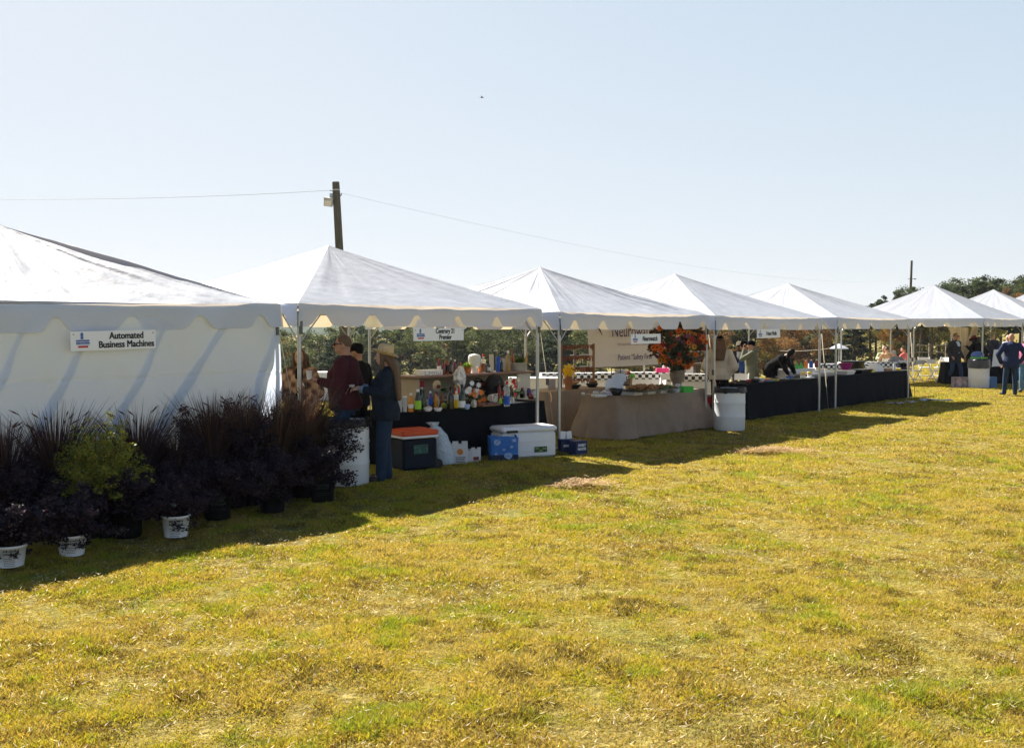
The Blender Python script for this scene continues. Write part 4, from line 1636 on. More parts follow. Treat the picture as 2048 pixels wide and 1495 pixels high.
    o7 = person('person in an olive hooded coat raising both hands to the face', q, R(70), 1.64, bulk=1.2, skin=SK_L, top=dict(m=OLIVE, hem=.72, name='hooded_coat', hood=True, flare=.03), legs=CHAR, hair=('crop', HAIRM['black']), hat=('beanie', BLACKC),
                J={'ell': (-.2, .24, 1.25), 'wrl': (-.07, .20, 1.50), 'hdl': (.2, .0, 1), 'elr': (.2, .24, 1.25), 'wrr': (.07, .20, 1.50), 'hdr': (-.2, 0, 1)})
    held('camera', 'small black camera held up by the person in olive', 'camera', MB().box((0, 0, 0), (.12, .06, .08), bev=.01).lathe([(.03, 0), (.03, .05)], (0, .02, 0), 12, M=Matrix.Rotation(-pi / 2, 3, 'X')), BLACKC, o7, (0, .20, 1.60), R(70))
    q = at(1489, 700, 26.3)
    q.z = 0
    person('person in a black cap and blue shirt half hidden by the olive coat', q, R(75), 1.60, skin=SK_T, top=dict(m=BLUEC, hem=.84), legs=DENIMD, hat=('cap', BLACKC))
    # stooping woman at the black table
    u, _ = pv(1541, 740, 1.45)
    person('stooping woman in black with long black hair working at the black table', row(u, 1.45), R(-128), 1.72, lean=R(52), bulk=1.16, skin=SK_D, top=dict(m=mat('black_print', (.006, .006, .007), .9, var=.5, sc=9, bump=.4, spec=.08), hem=.80, name='black_blouse', cuff=.55),
           legs=BLACKC, hair=('long', HAIRM['black'], .26), J={'elr': (.26, .50, .97), 'wrr': (.22, .60, .80), 'ell': (-.24, .48, .97), 'wrl': (-.16, .60, .80)}, head=(R(12), R(-8)))
    # seated guests, backs to the camera
    sit = lambda: {'pel': (0, 0, .52), 'hipl': (-.09, .02, .50), 'hipr': (.09, .02, .50), 'knl': (-.13, .42, .50), 'knr': (.13, .42, .50), 'anl': (-.13, .42, .09), 'anr': (.13, .42, .09), 'tol': (-.14, .58, .03), 'tor': (.14, .58, .03)}
    for px, y, lb, t, h, f, ln, sk in ((1775, 37.5, 'seated dark haired guest in a tan top seen from behind', TANC, ('crop', HAIRM['brown']), -8, .12, SK_L), (1800, 35.5, 'seated guest in a grey shirt hunched over a white table', GREYC, ('crop', HAIRM['grey']), 14, .55, SK_L),
                                       (1811, 38.2, 'seated fair haired guest in a coral top', CORAL, ('crop', HAIRM['light']), 40, .1, SK_L), (1768, 39.2, 'seated guest in pale green beyond the tan top', cloth('pale_green', (.42, .46, .30)), ('crop', HAIRM['grey']), 160, .1, SK_L)):
        q = at(px, 700, y)
        q.z = 0
        JJ = sit()
        JJ.update({'wrl': (-.15, .42, .82), 'wrr': (.15, .42, .82), 'ell': (-.26, .15, .78), 'elr': (.26, .15, .78)})
        person(lb, q, R(f), 1.72, J=JJ, lean=ln, skin=sk, top=dict(m=t, hem=.86), legs=DENIMD, hair=h, group='seated guests', vox=.014)
        folding_chair(q - Vector((-sin(R(f)), cos(R(f)), 0)) * .0, R(f), 'white folding chair under the ' + lb.split('seated ')[1].split(' seen')[0].split(' hunched')[0].split(' beyond')[0])
    # the right-hand group
    p = gp(1909, 768)
    person('man in a charcoal blazer, pale blue shirt and jeans striding past the chairs', p, R(-155), 1.80, bulk=1.08, skin=SK_T, top=dict(m=CHAR, hem=.76, name='blazer', o=.022, flare=.03, front=PBLUE, fw=(.075, .045, .90), collar=True), legs=DENIM, hair=('crop', HAIRM['short']),
           glasses=True, J={'knl': (-.10, .16, .52), 'anl': (-.10, .20, .12), 'tol': (-.11, .36, .05), 'knr': (.10, -.02, .50), 'anr': (.10, -.26, .14), 'tor': (.11, -.14, .03),
                            'wrr': (.34, .17, .96), 'elr': (.29, -.06, 1.13), 'wrl': (-.34, .05, .90), 'ell': (-.30, -.10, 1.14)})
    q = at(1963, 700, 35.2)
    q.z = 0
    person('person in black with a maroon hat stooping behind the lined drum', q, R(20), 1.74, lean=R(28), bulk=1.2, skin=SK_D, top=dict(m=BLACKC, hem=.75, name='coat'), legs=BLACKC, hair=('long', HAIRM['black'], .45), hat=('brim', mat('maroon_felt', (.10, .012, .018), .8)),
           J={'ell': (-.36, .18, 1.25), 'wrl': (-.30, .38, 1.32)})
    q = at(1943, 700, 37.2)
    q.z = 0
    person('person in a long black coat behind the cream drapes end', q, R(-40), 1.66, lean=R(18), bulk=1.15, skin=SK_D, top=dict(m=BLACKC, hem=.60, name='long_coat', flare=.05), legs=BLACKC, hair=('crop', HAIRM['black']))
    q = at(1985, 700, 36.4)
    q.z = 0
    person('man in a camouflage cap and dark patterned jacket', q, R(110), 1.82, skin=SK_L, top=dict(m=mat('navy_print', (.02, .026, .05), .8, var=.9, sc=14), hem=.80, name='jacket'), legs=NAVY, hat=('cap', mat('camo', (.22, .20, .14), .8, var=.6, sc=18)), hair=('crop', HAIRM['grey']),
           J={'wrl': (-.15, .30, 1.0), 'wrr': (.12, .3, 1.02)}, head=(0, R(-15)))
    p = gp(2021, 790)
    person('bald man in a navy blazer and dark jeans seen from behind', p, R(-14), 1.82, bulk=1.14, skin=SK_T, top=dict(m=NAVY, hem=.78, name='blazer', o=.022, flare=.02, collar=True), legs=DENIMD, J={'elr': (.36, -.06, 1.15), 'wrr': (.22, .02, .92), 'hdr': (-.1, .5, -.7), 'ell': (-.36, -.10, 1.14), 'wrl': (-.25, .05, .90),
           'knl': (-.14, .02, .5), 'anl': (-.17, -.02, .09), 'tol': (-.22, .12, .03)}, head=(R(-25), 0))
    q = at(2052, 700, 30.6)
    q.z = 0
    person('man in a pink shirt and pale jeans cut by the right edge', q, R(150), 1.74, bulk=1.15, skin=SK_L, top=dict(m=PINK, hem=.88), legs=DENIML, hair=('crop', HAIRM['grey']), glasses=True)
    q = at(2015, 700, 38.5)
    q.z = 0
    person('bald man in white beyond the navy blazer', q, R(200), 1.72, skin=SK_L, top=dict(m=WHITEC, hem=.86), legs=DENIMD)

# ------------------------------------------------------------------ furniture
WPLAST = mat('white_resin', (.74, .75, .78), .4, var=.03)
_chair = None


def folding_chair(loc, rz, label, group='white folding chairs'):
    """white resin folding chair, sitter faces local +y"""
    global _chair
    if _chair is None:
        o = thing('folding_chair', label, 'chair', loc, rz, group)
        MB().box((0, .0, .44), (.40, .40, .03), bev=.012).build('seat', WPLAST, o)
        b = MB().sheet(lambda i, j: Vector((.40 * (i - .5), -.235 - .05 * j - .03 * (1 - (2 * i - 1) ** 2), .66 + .16 * j + .012 * (1 - (2 * i - 1) ** 2))), 10, 3)
        b.sheet(lambda i, j: Vector((.40 * (i - .5), -.250 - .05 * j - .03 * (1 - (2 * i - 1) ** 2), .66 + .16 * j + .012 * (1 - (2 * i - 1) ** 2))), 10, 3, flip=True)
        b.build('backrest', WPLAST, o)
        for s in (-1, 1):
            MB().bar((s * .215, .24, .01), (s * .215, -.28, .84), .016).build('leg', WPLAST, o)
            MB().bar((s * .19, -.24, .01), (s * .19, .15, .44), .016).build('leg', WPLAST, o)
        MB().bar((-.2, .17, .12), (.2, .17, .12), .012).bar((-.19, -.20, .12), (.19, -.20, .12), .012).build('stretcher', WPLAST, o)
        _chair = o
        return o
    o = copy_tree(_chair)
    o.location, o.rotation_euler.z = loc, rz
    o['label'] = label
    return o


DRUM = mat('white_drum_plastic', (.62, .64, .67), .42, var=.06, sc=5, bump=.05)
LINER = mat('black_bin_liner', (.006, .0065, .008), .34, bump=.9, bsc=16, spec=.3)


def drum(loc, label, h=.80, r=.29, liner=LINER, seed=0, lh=.10, mt=None):
    o = thing('oil_drum', label, 'drum', loc, seed * 1.3, 'drums used as litter bins')
    mb = MB().lathe([(r * .95, 0), (r, .02), (r, h * .30), (r * 1.02, h * .325), (r * 1.02, h * .345), (r, h * .37), (r, h * .63), (r * 1.02, h * .655), (r * 1.02, h * .675), (r, h * .70), (r * .995, h * .93), (r * .965, h), (r * .93, h), (r * .93, h * .6)], n=40)
    mb.build('drum_body', mt or DRUM, o)

    def f(i, j):
        a = 2 * pi * i
        n1 = noise.noise((cos(a) * 3, sin(a) * 3, j * 2 + seed)) * .016
        if j < .5:
            t = j * 2
            return Vector(((r * .9 + .012 + n1 * .4 + .03 * t) * cos(a), (r * .9 + .012 + n1 * .4 + .03 * t) * sin(a), h - .18 + (.18 + .025 + n1) * t))
        t = (j - .5) * 2
        rr = r * 1.01 + .010 + .014 * t + n1 * (.5 + t)
        return Vector((rr * cos(a), rr * sin(a), h + .025 + n1 - (lh + .02 * noise.noise((cos(a) * 2, sin(a) * 2, seed + 8))) * t))
    mb = MB().sheet(f, 72, 14)
    mb.build('bin_liner', liner, o)
    return o


TABLETOP = mat('table_board', (.55, .53, .50), .6)


def skirted(ua, ub, v0, dep, m, label, tlabel, h=.76, flare=.05, fold=.03, seed=0, ext=0., rz=TH, origin=None, cmat2=None):
    """folding table under a floor-length cloth; returns the cloth"""
    w = ub - ua
    org = origin or row(ua, v0, 0)
    t = thing('folding_table', tlabel, 'table', org, rz, 'cloth covered tables')
    MB().box((w / 2, dep / 2, h - .03), (w - .02, dep - .02, .03)).build('tabletop', TABLETOP, t)
    for x in (.12, w - .12):
        for y in (.1, dep - .1):
            MB().bar((x, y, 0.0), (x, y, h - .045), .014).build('leg', PIPE, t)
    per = []
    N = 40
    step = lambda a, b, n: [a + (b - a) * i / n for i in range(n)]
    nx, ny = max(12, int(w / .045)), max(8, int(dep / .045))
    for x in step(0, w, nx):
        per.append(((x, 0), (0, -1)))
    for y in step(0, dep, ny):
        per.append(((w, y), (1, 0)))
    for x in step(w, 0, nx):
        per.append(((x, dep), (0, 1)))
    for y in step(dep, 0, ny):
        per.append(((0, y), (-1, 0)))
    P = len(per)
    nr = 12
    vs_, fs = [], []
    for j in range(nr + 1):
        tt = j / nr
        for i, ((x, y), (nx_, ny_)) in enumerate(per):
            # soft corners
            cx, cy = (0 if x < w / 2 else w), (0 if y < dep / 2 else dep)
            dc = math.hypot(x - cx, y - cy)
            cw = math.exp(-(dc / .10) ** 2)
            n_ = Vector((nx_, ny_, 0))
            dg = Vector((1 if cx else -1, 1 if cy else -1, 0)).normalized()
            n_ = (n_ * (1 - cw) + dg * cw)
            q = x * 1.0 + y * 1.0 + (0 if nx_ == 0 and ny_ < 0 else 9 if nx_ > 0 else 17 if ny_ > 0 else 26)
            d = (flare + .05 * cw) * tt ** 1.2 + fold * tt * (min(1., abs(noise.noise((q * 1.7 + tt * .25, tt * .5, seed))) * 3.5) + .5 * min(1., abs(noise.noise((q * 6.5 + tt * .4, tt * .5, seed + 4))) * 4) - .3) + .006
            d = max(.004, d)
            z = h + .004 - tt * (h - .015 + ext * noise.noise((q, seed, 1))) - .0
            vs_.append((x + n_.x * d, y + n_.y * d, max(z, .012)))
    for j in range(nr):
        for i in range(P):
            fs.append([(j + 1) * P + i, (j + 1) * P + (i + 1) % P, j * P + (i + 1) % P, j * P + i])
    mb = MB().add(vs_, fs, 0, True)
    mb.add(vs_[:P], [list(range(P))])
    o = mb.build('tablecloth', m, None, org, rz)
    tag(o, label, 'tablecloth', 'tablecloths')
    return o


BLKCL = mat('black_polyester', (.0045, .006, .009), .9, var=.2, sc=3, bump=.08, bsc=120, spec=.08)
BURL = mat('tan_burlap', (.26, .195, .145), .9, var=.14, sc=5, bump=.35, bsc=160)


def checker_mat():
    m = bpy.data.materials.new('checkered_cloth')
    m.use_nodes = True
    n, l = m.node_tree.nodes, m.node_tree.links
    tc = n.new('ShaderNodeTexCoord')
    ck = n.new('ShaderNodeTexChecker')
    ck.inputs['Scale'].default_value = 11
    ck.inputs['Color1'].default_value = (.02, .02, .022, 1)
    ck.inputs['Color2'].default_value = (.72, .72, .72, 1)
    l.new(tc.outputs['Object'], ck.inputs[0])
    l.new(ck.outputs[0], n['Principled BSDF'].inputs['Base Color'])
    n['Principled BSDF'].inputs['Roughness'].default_value = .8
    return m


CHECK = checker_mat()
WCLOTH = mat('white_linen', (.70, .70, .71), .8, var=.05, bump=.15, bsc=14)

# ------------------------------------------------------------------ small things
G_CLEAR = mat('clear_glass', (.85, .90, .92), .08, var=.02, glass=.8, spec=.5)
G_GREEN = mat('green_glass', (.012, .045, .018), .10, glass=.25, spec=.6)
G_AMBER = mat('amber_spirit', (.30, .085, .015), .12, glass=.45, spec=.6)
G_RED = mat('red_spirit', (.16, .012, .012), .15, spec=.6)
G_DARK = mat('dark_glass', (.010, .011, .010), .12, spec=.6)
G_GOLD = mat('golden_spirit', (.46, .30, .10), .12, glass=.4, spec=.6)
JUICE = mat('orange_juice', (.62, .25, .02), .3)
PCLEAR = mat('clear_plastic', (.60, .64, .70), .25, glass=.35)
C_RED, C_BLK, C_WHT, C_YEL, C_LIME, C_BLUE, C_PURP, C_ORG = [mat('paint_' + n, c, .4, var=.04) for n, c in (
    ('red', (.50, .02, .03)), ('black', (.014, .014, .016)), ('white', (.74, .75, .77)), ('yellow', (.72, .52, .03)), ('lime', (.30, .62, .04)), ('blue', (.015, .09, .45)), ('purple', (.10, .06, .22)), ('orange', (.72, .20, .03)))]
COPPER = mat('copper', (.60, .24, .09), .3, metal=.8)
TIN = mat('galvanised_tin', (.48, .49, .50), .4, metal=.7, var=.15)
FROST = mat('frosted_glass', (.74, .76, .76), .4, glass=.25)
GREENL = mat('herb_green', (1, 1, 1), .6, attr=True, transl=.3, tcol=(1.1, 1.2, .6))


def spot(px, py, z):
    return gp(px, py, z)


def bottle(px, py, z, hpx, wpx, glass, cap, lab, label, kind='wine', fill=(.12, .52), loc=None):
    p = loc or spot(px, py, z)
    k = p.y / FPX
    h, r = hpx * k, wpx * k / 2
    prof = {'wine': [(r * .96, 0), (r, .01), (r, h * .56), (r * .86, h * .64), (r * .42, h * .74), (r * .36, h * .95), (r * .42, h * .955), (r * .42, h * .97)],
            'spirit': [(r * .97, 0), (r, .01), (r, h * .66), (r * .90, h * .72), (r * .42, h * .80), (r * .38, h * .93)],
            'jug': [(r * .95, 0), (r, .01), (r, h * .55), (r * .85, h * .7), (r * .45, h * .86), (r * .42, h * .94)],
            'straight': [(r * .9, 0), (r * .95, .01), (r, h * .9), (r * .8, h * .96)]}[kind]
    o = MB().lathe(prof, n=16).build('bottle', glass, None, p)
    tag(o, label, 'bottle', 'bottles on the bar')
    if cap:
        zt = prof[-1][1]
        MB().lathe([(prof[-1][0] * 1.12, zt - h * .05), (prof[-1][0] * 1.15, h), (prof[-1][0] * .9, h + .002)], n=12).build('cap', cap, o)
    if lab:
        MB().lathe([(r * 1.015, h * fill[0]), (r * 1.015, h * fill[1])], n=16).build('bottle_label', lab, o)
    return o


def flowers(mb, pts, r, mi, rd, face=None):
    for p in pts:
        n = Vector((rd.uniform(-.6, .6), -1 + rd.uniform(-.3, .3), rd.uniform(-.1, .6))).normalized() if face is None else face
        q = n.to_track_quat('Z', 'Y').to_matrix()
        k = rd.randint(8, 11)
        rr = r * rd.uniform(.7, 1.2)
        for i in range(k):
            a = 2 * pi * i / k
            d = q @ Vector((cos(a), sin(a), .25))
            s = q @ Vector((-sin(a), cos(a), 0))
            c = Vector(p)
            mb.add([c, c + d * rr * .55 + s * rr * .24, c + d * rr, c + d * rr * .55 - s * rr * .24], [[0, 1, 2, 3]], mi)
    return mb


def boxthing(name, label, cat, loc, d, m, rz=TH, bev=.004, group=None, z0=True):
    o = MB().box((0, 0, d[2] / 2 if z0 else 0), d, bev=bev).build(name, m, None, loc, rz)
    return tag(o, label, cat, group)


def bowl(px, py, z, wpx, hpx, m, food, label, cat='bowl', name='serving_bowl', foodn=14, lump=.2, seed=0):
    p = spot(px, py, z)
    k = p.y / FPX
    r, h = wpx * k / 2, hpx * k
    o = MB().lathe([(r * .6, 0), (r * .85, h * .4), (r, h), (r * .94, h), (r * .8, h * .45), (.0, h * .3)], n=22).build(name, m, None, p)
    tag(o, label, cat, 'serving dishes on the tables')
    if food:
        rd = random.Random(seed + int(px))
        f = MB()
        for i in range(foodn):
            a, q = rd.random() * 6.28, r * .72 * rd.random() ** .5
            f.ell((cos(a) * q, sin(a) * q, h * .85 + rd.uniform(0, h * .5)), (r * lump * rd.uniform(.7, 1.2), r * lump * rd.uniform(.7, 1.2), r * lump * .7), 6)
        f.build('food', food, o)
    return o


def tray(px, py, z, wpx, dep, hgt, m, food, label, fn=24, lump=.035, pile=.03, rz=TH):
    p = spot(px, py, z)
    w = wpx * p.y / FPX / cos(TH) * .78
    o = MB()
    o.box((0, 0, .006), (w * .9, dep * .9, .008))
    for s in (-1, 1):
        o.box((0, s * dep / 2, hgt / 2 + .004), (w, .012, hgt), M=Matrix.Rotation(rz * 0, 3, 'Z'))
        o.box((s * w / 2, 0, hgt / 2 + .004), (.012, dep - .014, hgt))
    t = o.build('serving_tray', m, None, p, rz)
    tag(t, label, 'tray', 'serving dishes on the tables')
    if food:
        rd = random.Random(int(px * 7))
        f = MB()
        for i in range(fn):
            f.ell((rd.uniform(-.42, .42) * w, rd.uniform(-.4, .4) * dep, .02 + rd.uniform(.0, pile)), (lump * rd.uniform(.7, 1.3), lump * rd.uniform(.7, 1.3), lump * .6), 6)
        f.build('food', food, t)
    return t


FOODB = mat('fried_food', (.26, .12, .04), .7, var=.5, sc=40, bump=.4)
FOODG = mat('green_food', (.12, .17, .05), .7, var=.5, sc=40)
FOODR = mat('cured_meat', (.22, .09, .08), .6, var=.5, sc=40)
FOODT = mat('bread_rolls', (.45, .25, .11), .7, var=.35, sc=20)


def bar_stall():
    # white drum and its plants stand in front
    drum(gp(692, 966), 'white plastic drum with a black liner beside the woman in the straw hat', h=.80, r=.292, seed=1)
    ua, _ = pv(793, 830, .36)
    ub, _ = pv(1088, 808, .36)
    skirted(ua, ub, .36, .76, BLKCL, 'black floor-length cloth on the bar table', 'folding table under the black cloth of the bar', seed=3, flare=.03, fold=.022)
    T = .768
    B = lambda px, py, h, w, g, c, l, lb, k='wine', f=(.12, .52): bottle(px, py, T, h, w, g, c, l, lb, k, f)
    B(800, 823, 30, 9, PCLEAR, C_WHT, None, 'leftmost clear plastic squeeze bottle beside the straw hat woman', 'straight')
    B(810, 823, 31, 9, PCLEAR, C_WHT, None, 'clear plastic squeeze bottle touching the orange juice', 'straight')
    B(822, 823, 37, 11, JUICE, C_WHT, C_WHT, 'orange juice bottle with white cap', 'jug', (.2, .42))
    B(836, 823, 45, 13, G_DARK, C_WHT, C_LIME, 'dark mixer bottle with a lime green label', 'jug', (.12, .50))
    B(847, 817, 38, 11, G_GREEN, C_BLK, None, 'dark green bottle behind the lime green label')
    B(861, 812, 30, 9, C_PURP, C_WHT, C_BLUE, 'purple bottle with a blue label and white top', 'jug')
    B(872, 812, 24, 8, JUICE, C_ORG, None, 'small orange bottle below the cream flower', 'jug')
    B(884, 808, 26, 8, G_AMBER, C_BLK, None, 'small amber bottle beside the cream flower', 'spirit')
    B(901, 818, 46, 13, G_DARK, C_BLK, None, 'tall black wine bottle at the middle of the bar table')
    B(913, 815, 33, 10, C_YEL, C_WHT, C_WHT, 'yellow bottle with a white band', 'jug', (.5, .8))
    B(924, 818, 50, 14, G_GREEN, C_BLK, C_WHT, 'green wine bottle with a square white label', 'wine', (.08, .34))
    B(911, 808, 37, 7, C_RED, C_YEL, None, 'thin red bottle with a yellow top')
    B(918, 807, 38, 7, C_RED, C_YEL, None, 'thin red bottle with a yellow top nearer the green wine bottle')
    B(999, 803, 40, 7, G_RED, C_BLK, None, 'slim dark wine bottle right of the paper roll')
    B(1014, 812, 50, 12, G_CLEAR, C_RED, C_BLUE, 'clear vodka bottle with a blue label and red cap', 'spirit', (.06, .42))
    B(1001, 806, 11, 6, C_LIME, None, None, 'tiny neon green bottle', 'jug')
    # soda behind
    for px, lb in ((830, 'green soda bottle under the red carton, nearer the straw hat'), (843, 'green soda bottle under the red carton, nearer the bar shelf')):
        bottle(px, 806, T, 32, 13, G_GREEN, C_WHT, None, lb, 'jug')
    p = spot(829, 775, T + .22) if False else at(829, 775, spot(829, 806, T).y + .25)
    bx = boxthing('soda_carton', 'red soda carton lettered mini on the green bottles', 'carton', Vector((p.x, p.y, p.z)), (.30, .13, .105), C_RED, R(8))
    put(text_mesh('-mini', .085, C_WHT, .0, .9), 'lettering', bx, (.01, -.067, .05))
    bw = bowl(876, 822, T, 17, 7, C_WHT, FOODT, 'white snack bowl before the cream flower')
    bowl(856, 822, T, 18, 7, C_WHT, mat('pale_nuts', (.62, .56, .48), .7), 'white bowl of pale nuts before the purple bottle')
    bowl(934, 818, T, 13, 10, mat('pale_blue_china', (.35, .45, .65), .3), None, 'pale blue china cup before the orange flowers', 'cup', 'cup')
    tag(MB().ell((0, 0, .045), (.045, .045, .045), 10).build('lime_fruit', mat('lime_skin', (.20, .25, .03), .5, bump=.3), None, spot(888, 817, T)), 'green lime lying before the black wine bottle', 'fruit')
    rd = random.Random(4)
    # cream flower
    p = spot(874, 810, T)
    fl = thing('flower_vase', 'big cream chrysanthemum with a dark red rose in a small vase', 'vase', p)
    MB().lathe([(.03, 0), (.04, .05), (.025, .13), (.03, .15)], n=14).build('vase', G_CLEAR, fl)
    MB().bar((0, 0, .12), (0, 0, .26), .005).build('stem', STEM, fl)
    hd_ = MB()
    for i in range(120):
        a, b = i * 2.4, math.acos(1 - 2 * (i + .5) / 120)
        d = Vector((cos(a) * sin(b), sin(a) * sin(b), cos(b)))
        s = d.cross(Vector((0, 0, 1.01))).normalized()
        c = Vector((0, 0, .30))
        hd_.add([c + d * .03, c + d * .07 + s * .014, c + d * .088, c + d * .07 - s * .014], [[0, 1, 2, 3]])
    hd_.ell((0, 0, .30), .06, 8)
    hd_.build('cream_bloom', mat('cream_petal', (.62, .54, .42), .7), fl)
    rs = MB()
    for i in range(5):
        rs.ell((.03 + .012 * cos(i * 2.5), -.075, .29 + .012 * sin(i * 2.5)), (.020, .012, .020), 6)
    rs.build('red_bloom', mat('dark_red_petal', (.15, .012, .016), .6), fl)
    lf = MB()
    for a, z in ((.5, .30), (.2, .24), (-.3, .24)):
        lf.sheet(lambda i, j: Vector((.05 + .13 * i * cos(a), -.04, z + .13 * i * sin(a) + .03 * (j - .5) * sin(pi * i) * 2)), 6, 2)
    lf.build('leaf', mat('leaf_green', (.05, .09, .03), .6), fl)
    # two loose bunches on the table
    for px, py, lb, n, r, cols in ((948, 814, 'bunch of orange and white flowers with grey foliage on the bar', 16, .05, (C_ORG, C_WHT)),
                                   (1024, 806, 'bunch of red and cream flowers before the bar end panel', 14, .045, (C_RED, mat('cream_paint', (.66, .58, .42), .6)))):
        p = spot(px, py, T)
        o = thing('flower_bunch', lb, 'flowers', p)
        MB().lathe([(.035, 0), (.045, .06), (.04, .12)], n=14).build('vase', G_CLEAR if px > 1000 else TIN, o)
        m_ = MB()
        pts = [(rd.gauss(0, .07), rd.gauss(-.03, .04), .22 + rd.gauss(0, .06)) for _ in range(n)]
        flowers(m_, pts[:n // 2], r, 0, rd)
        flowers(m_, [(a, b, c + .03) for a, b, c in pts[n // 2:]], r, 1, rd)
        m_.build('blooms', list(cols), o)
        v, k = leaf_cloud([(0, 0, .18), (.07, 0, .16), (-.06, 0, .17)], [.11, .08, .08], 150, .028)
        put(np_mesh('leaves', v, 4, GREENL, np.tile((.06, .10, .05), (len(v), 1)) * np.repeat(rng.uniform(.5, 1.6, (len(v) // 4, 1)), 4, 0)), 'leaves', o)
    tray(971, 811, T, 44, .26, .02, mat('board_wood', (.20, .11, .055), .6, var=.3), FOODR, 'wooden board of cured meats on the bar table', fn=30, lump=.022, pile=.01)
    # paper roll
    p = spot(988, 801, T)
    rl = MB()
    for a, b in ((.055, .019),):
        n = 20
        rl.lathe([(b, -.12), (a, -.12), (a, .12), (b, .12), (b, -.12)], (0, 0, a), n, M=Matrix.Rotation(pi / 2, 3, 'Y'), sm=False)
    tag(rl.build('paper_towel_roll', mat('paper_towel', (.66, .62, .56), .9), None, p, R(62)), 'paper towel roll lying on its side on the bar', 'paper roll')
    # back bar
    V = 1.30
    ua, zt = pv(838, 752, V)
    ub, _ = pv(1061, 752, V)
    w = ub - ua
    bar = thing('bar_counter', 'portable bar with a brown top and open beige back', 'bar', row(ua, V), TH)
    BP = mat('beige_panel', (.36, .30, .235), .6, var=.06)
    BE = mat('cream_panel', (.52, .49, .43), .55, var=.04)
    TOP = mat('brown_bar_top', (.20, .11, .085), .4, var=.12)
    MB().box((w / 2, .27, zt - .02), (w + .10, .62, .04), bev=.01).build('bar_top', TOP, bar)
    MB().box((w / 2, .50, (zt - .042) / 2), (w - .07, .03, zt - .046)).build('front_panel', BP, bar)
    MB().box((.02, .25, (zt - .044) / 2), (.03, .46, zt - .05)).build('end_panel', BP, bar)
    MB().box((w - .17, .02, (zt - .044) / 2), (.34, .03, zt - .05)).build('end_panel', BE, bar)
    MB().box((w / 2 - .17, .25, .80), (w - .42, .44, .025)).build('shelf', BP, bar)
    Z = zt
    Bt = lambda px, h, w_, g, c, l, lb, k='spirit', f=(.15, .55), v=V + .18: bottle(px, 752, Z, h, w_, g, c, l, lb, k, f, loc=row(pv(px, 752, v)[0], v, Z))
    Bt(878, 31, 8, G_RED, C_RED, C_WHT, 'red spirit bottle with a red cap at the left of the bar top')
    Bt(887, 26, 9, G_RED, C_BLK, None, 'short dark red bottle next to the red capped one')
    Bt(894, 34, 10, G_AMBER, C_BLK, C_BLK, 'brown whiskey bottle with a black stopper')
    Bt(902, 32, 8, G_DARK, mat('silver_cap', (.5, .5, .52), .3, metal=.8), mat('grey_label', (.2, .2, .21), .5), 'dark bottle with a silver cap')
    Bt(910, 28, 8, G_RED, C_WHT, None, 'red bottle with a white cap behind the plastic bag')
    Bt(914, 36, 8, G_DARK, C_BLK, None, 'tall black bottle above the plastic bag')
    Bt(920, 27, 8, G_AMBER, C_BLK, C_YEL, 'amber bottle just left of the little lime plant')
    Bt(967, 36, 10, G_CLEAR, C_RED, G_AMBER, 'clear bottle with a red cap and amber spirit', 'spirit', (.02, .5))
    Bt(972, 17, 6, G_DARK, C_WHT, None, 'small dark bitters bottle')
    Bt(978, 18, 6, G_DARK, C_BLK, C_WHT, 'small dark bitters bottle with a white label')
    Bt(996, 30, 9, C_BLUE, C_BLUE, None, 'tall bright blue flask on the bar', 'straight')
    Bt(1003, 25, 7, G_DARK, C_RED, None, 'slim dark bottle right of the blue flask')
    Bt(1016, 41, 10, G_GOLD, C_WHT, None, 'tallest golden bottle on the bar', 'spirit')
    k0 = row(0, V).y * 0
    u, _ = pv(858, 752, V + .15)
    d = row(u, V + .15, Z)
    kk = d.y / FPX
    b = boxthing('drinks_carton', 'low white carton with grey print on the left end of the bar', 'carton', d, (.42, .2, 11 * kk), C_WHT)
    pr = MB()
    rd2 = random.Random(9)
    for r_ in range(3):
        for c_ in range(9):
            if rd2.random() < .75:
                pr.box((-.18 + .042 * c_, -.1015, .012 + .022 * r_), (.028 * rd2.uniform(.5, 1), .002, .010))
    pr.build('printing', mat('print_grey', (.10, .10, .13), .6), b)
    u, _ = pv(934, 752, V + .2)
    o = thing('potted_herb', 'bright lime herb in a copper mug on the bar', 'plant', row(u, V + .2, Z))
    MB().lathe([(.06, 0), (.07, .04), (.065, .09), (.07, .095)], n=18).build('mug', COPPER, o)
    v, k = leaf_cloud([(0, 0, .13), (.04, 0, .12), (-.04, 0, .12)], [.06, .05, .05], 220, .018)
    put(np_mesh('leaves', v, 4, GREENL, np.tile((.22, .34, .03), (len(v), 1)) * np.repeat(rng.uniform(.5, 1.4, (len(v) // 4, 1)), 4, 0)), 'leaves', o)
    u, _ = pv(949, 752, V + .2)
    o = thing('drink_dispenser', 'frosted glass drink jar on a low stand on the bar', 'jar', row(u, V + .2, Z))
    MB().lathe([(.075, .09), (.09, .11), (.105, .18), (.105, .27), (.085, .30), (.02, .315), (.0, .32)], n=22).build('jar', FROST, o)
    MB().lathe([(.06, 0), (.05, .03), (.055, .09)], n=16).build('stand', C_WHT, o)
    u, _ = pv(960, 752, V + .25)
    tag(MB().lathe([(.055, 0), (.065, .06), (.06, .15), (.055, .15), (.05, .02)], n=18).build('copper_mug', COPPER, None, row(u, V + .25, Z)), 'copper mug right of the frosted jar', 'mug')
    u, _ = pv(983, 752, V + .2)
    o = boxthing('menu_card', 'upright cream menu card on the bar', 'card', row(u, V + .2, Z), (.09, .03, .30), mat('card_cream', (.58, .52, .42), .7))
    u, _ = pv(1009, 752, V + .3)
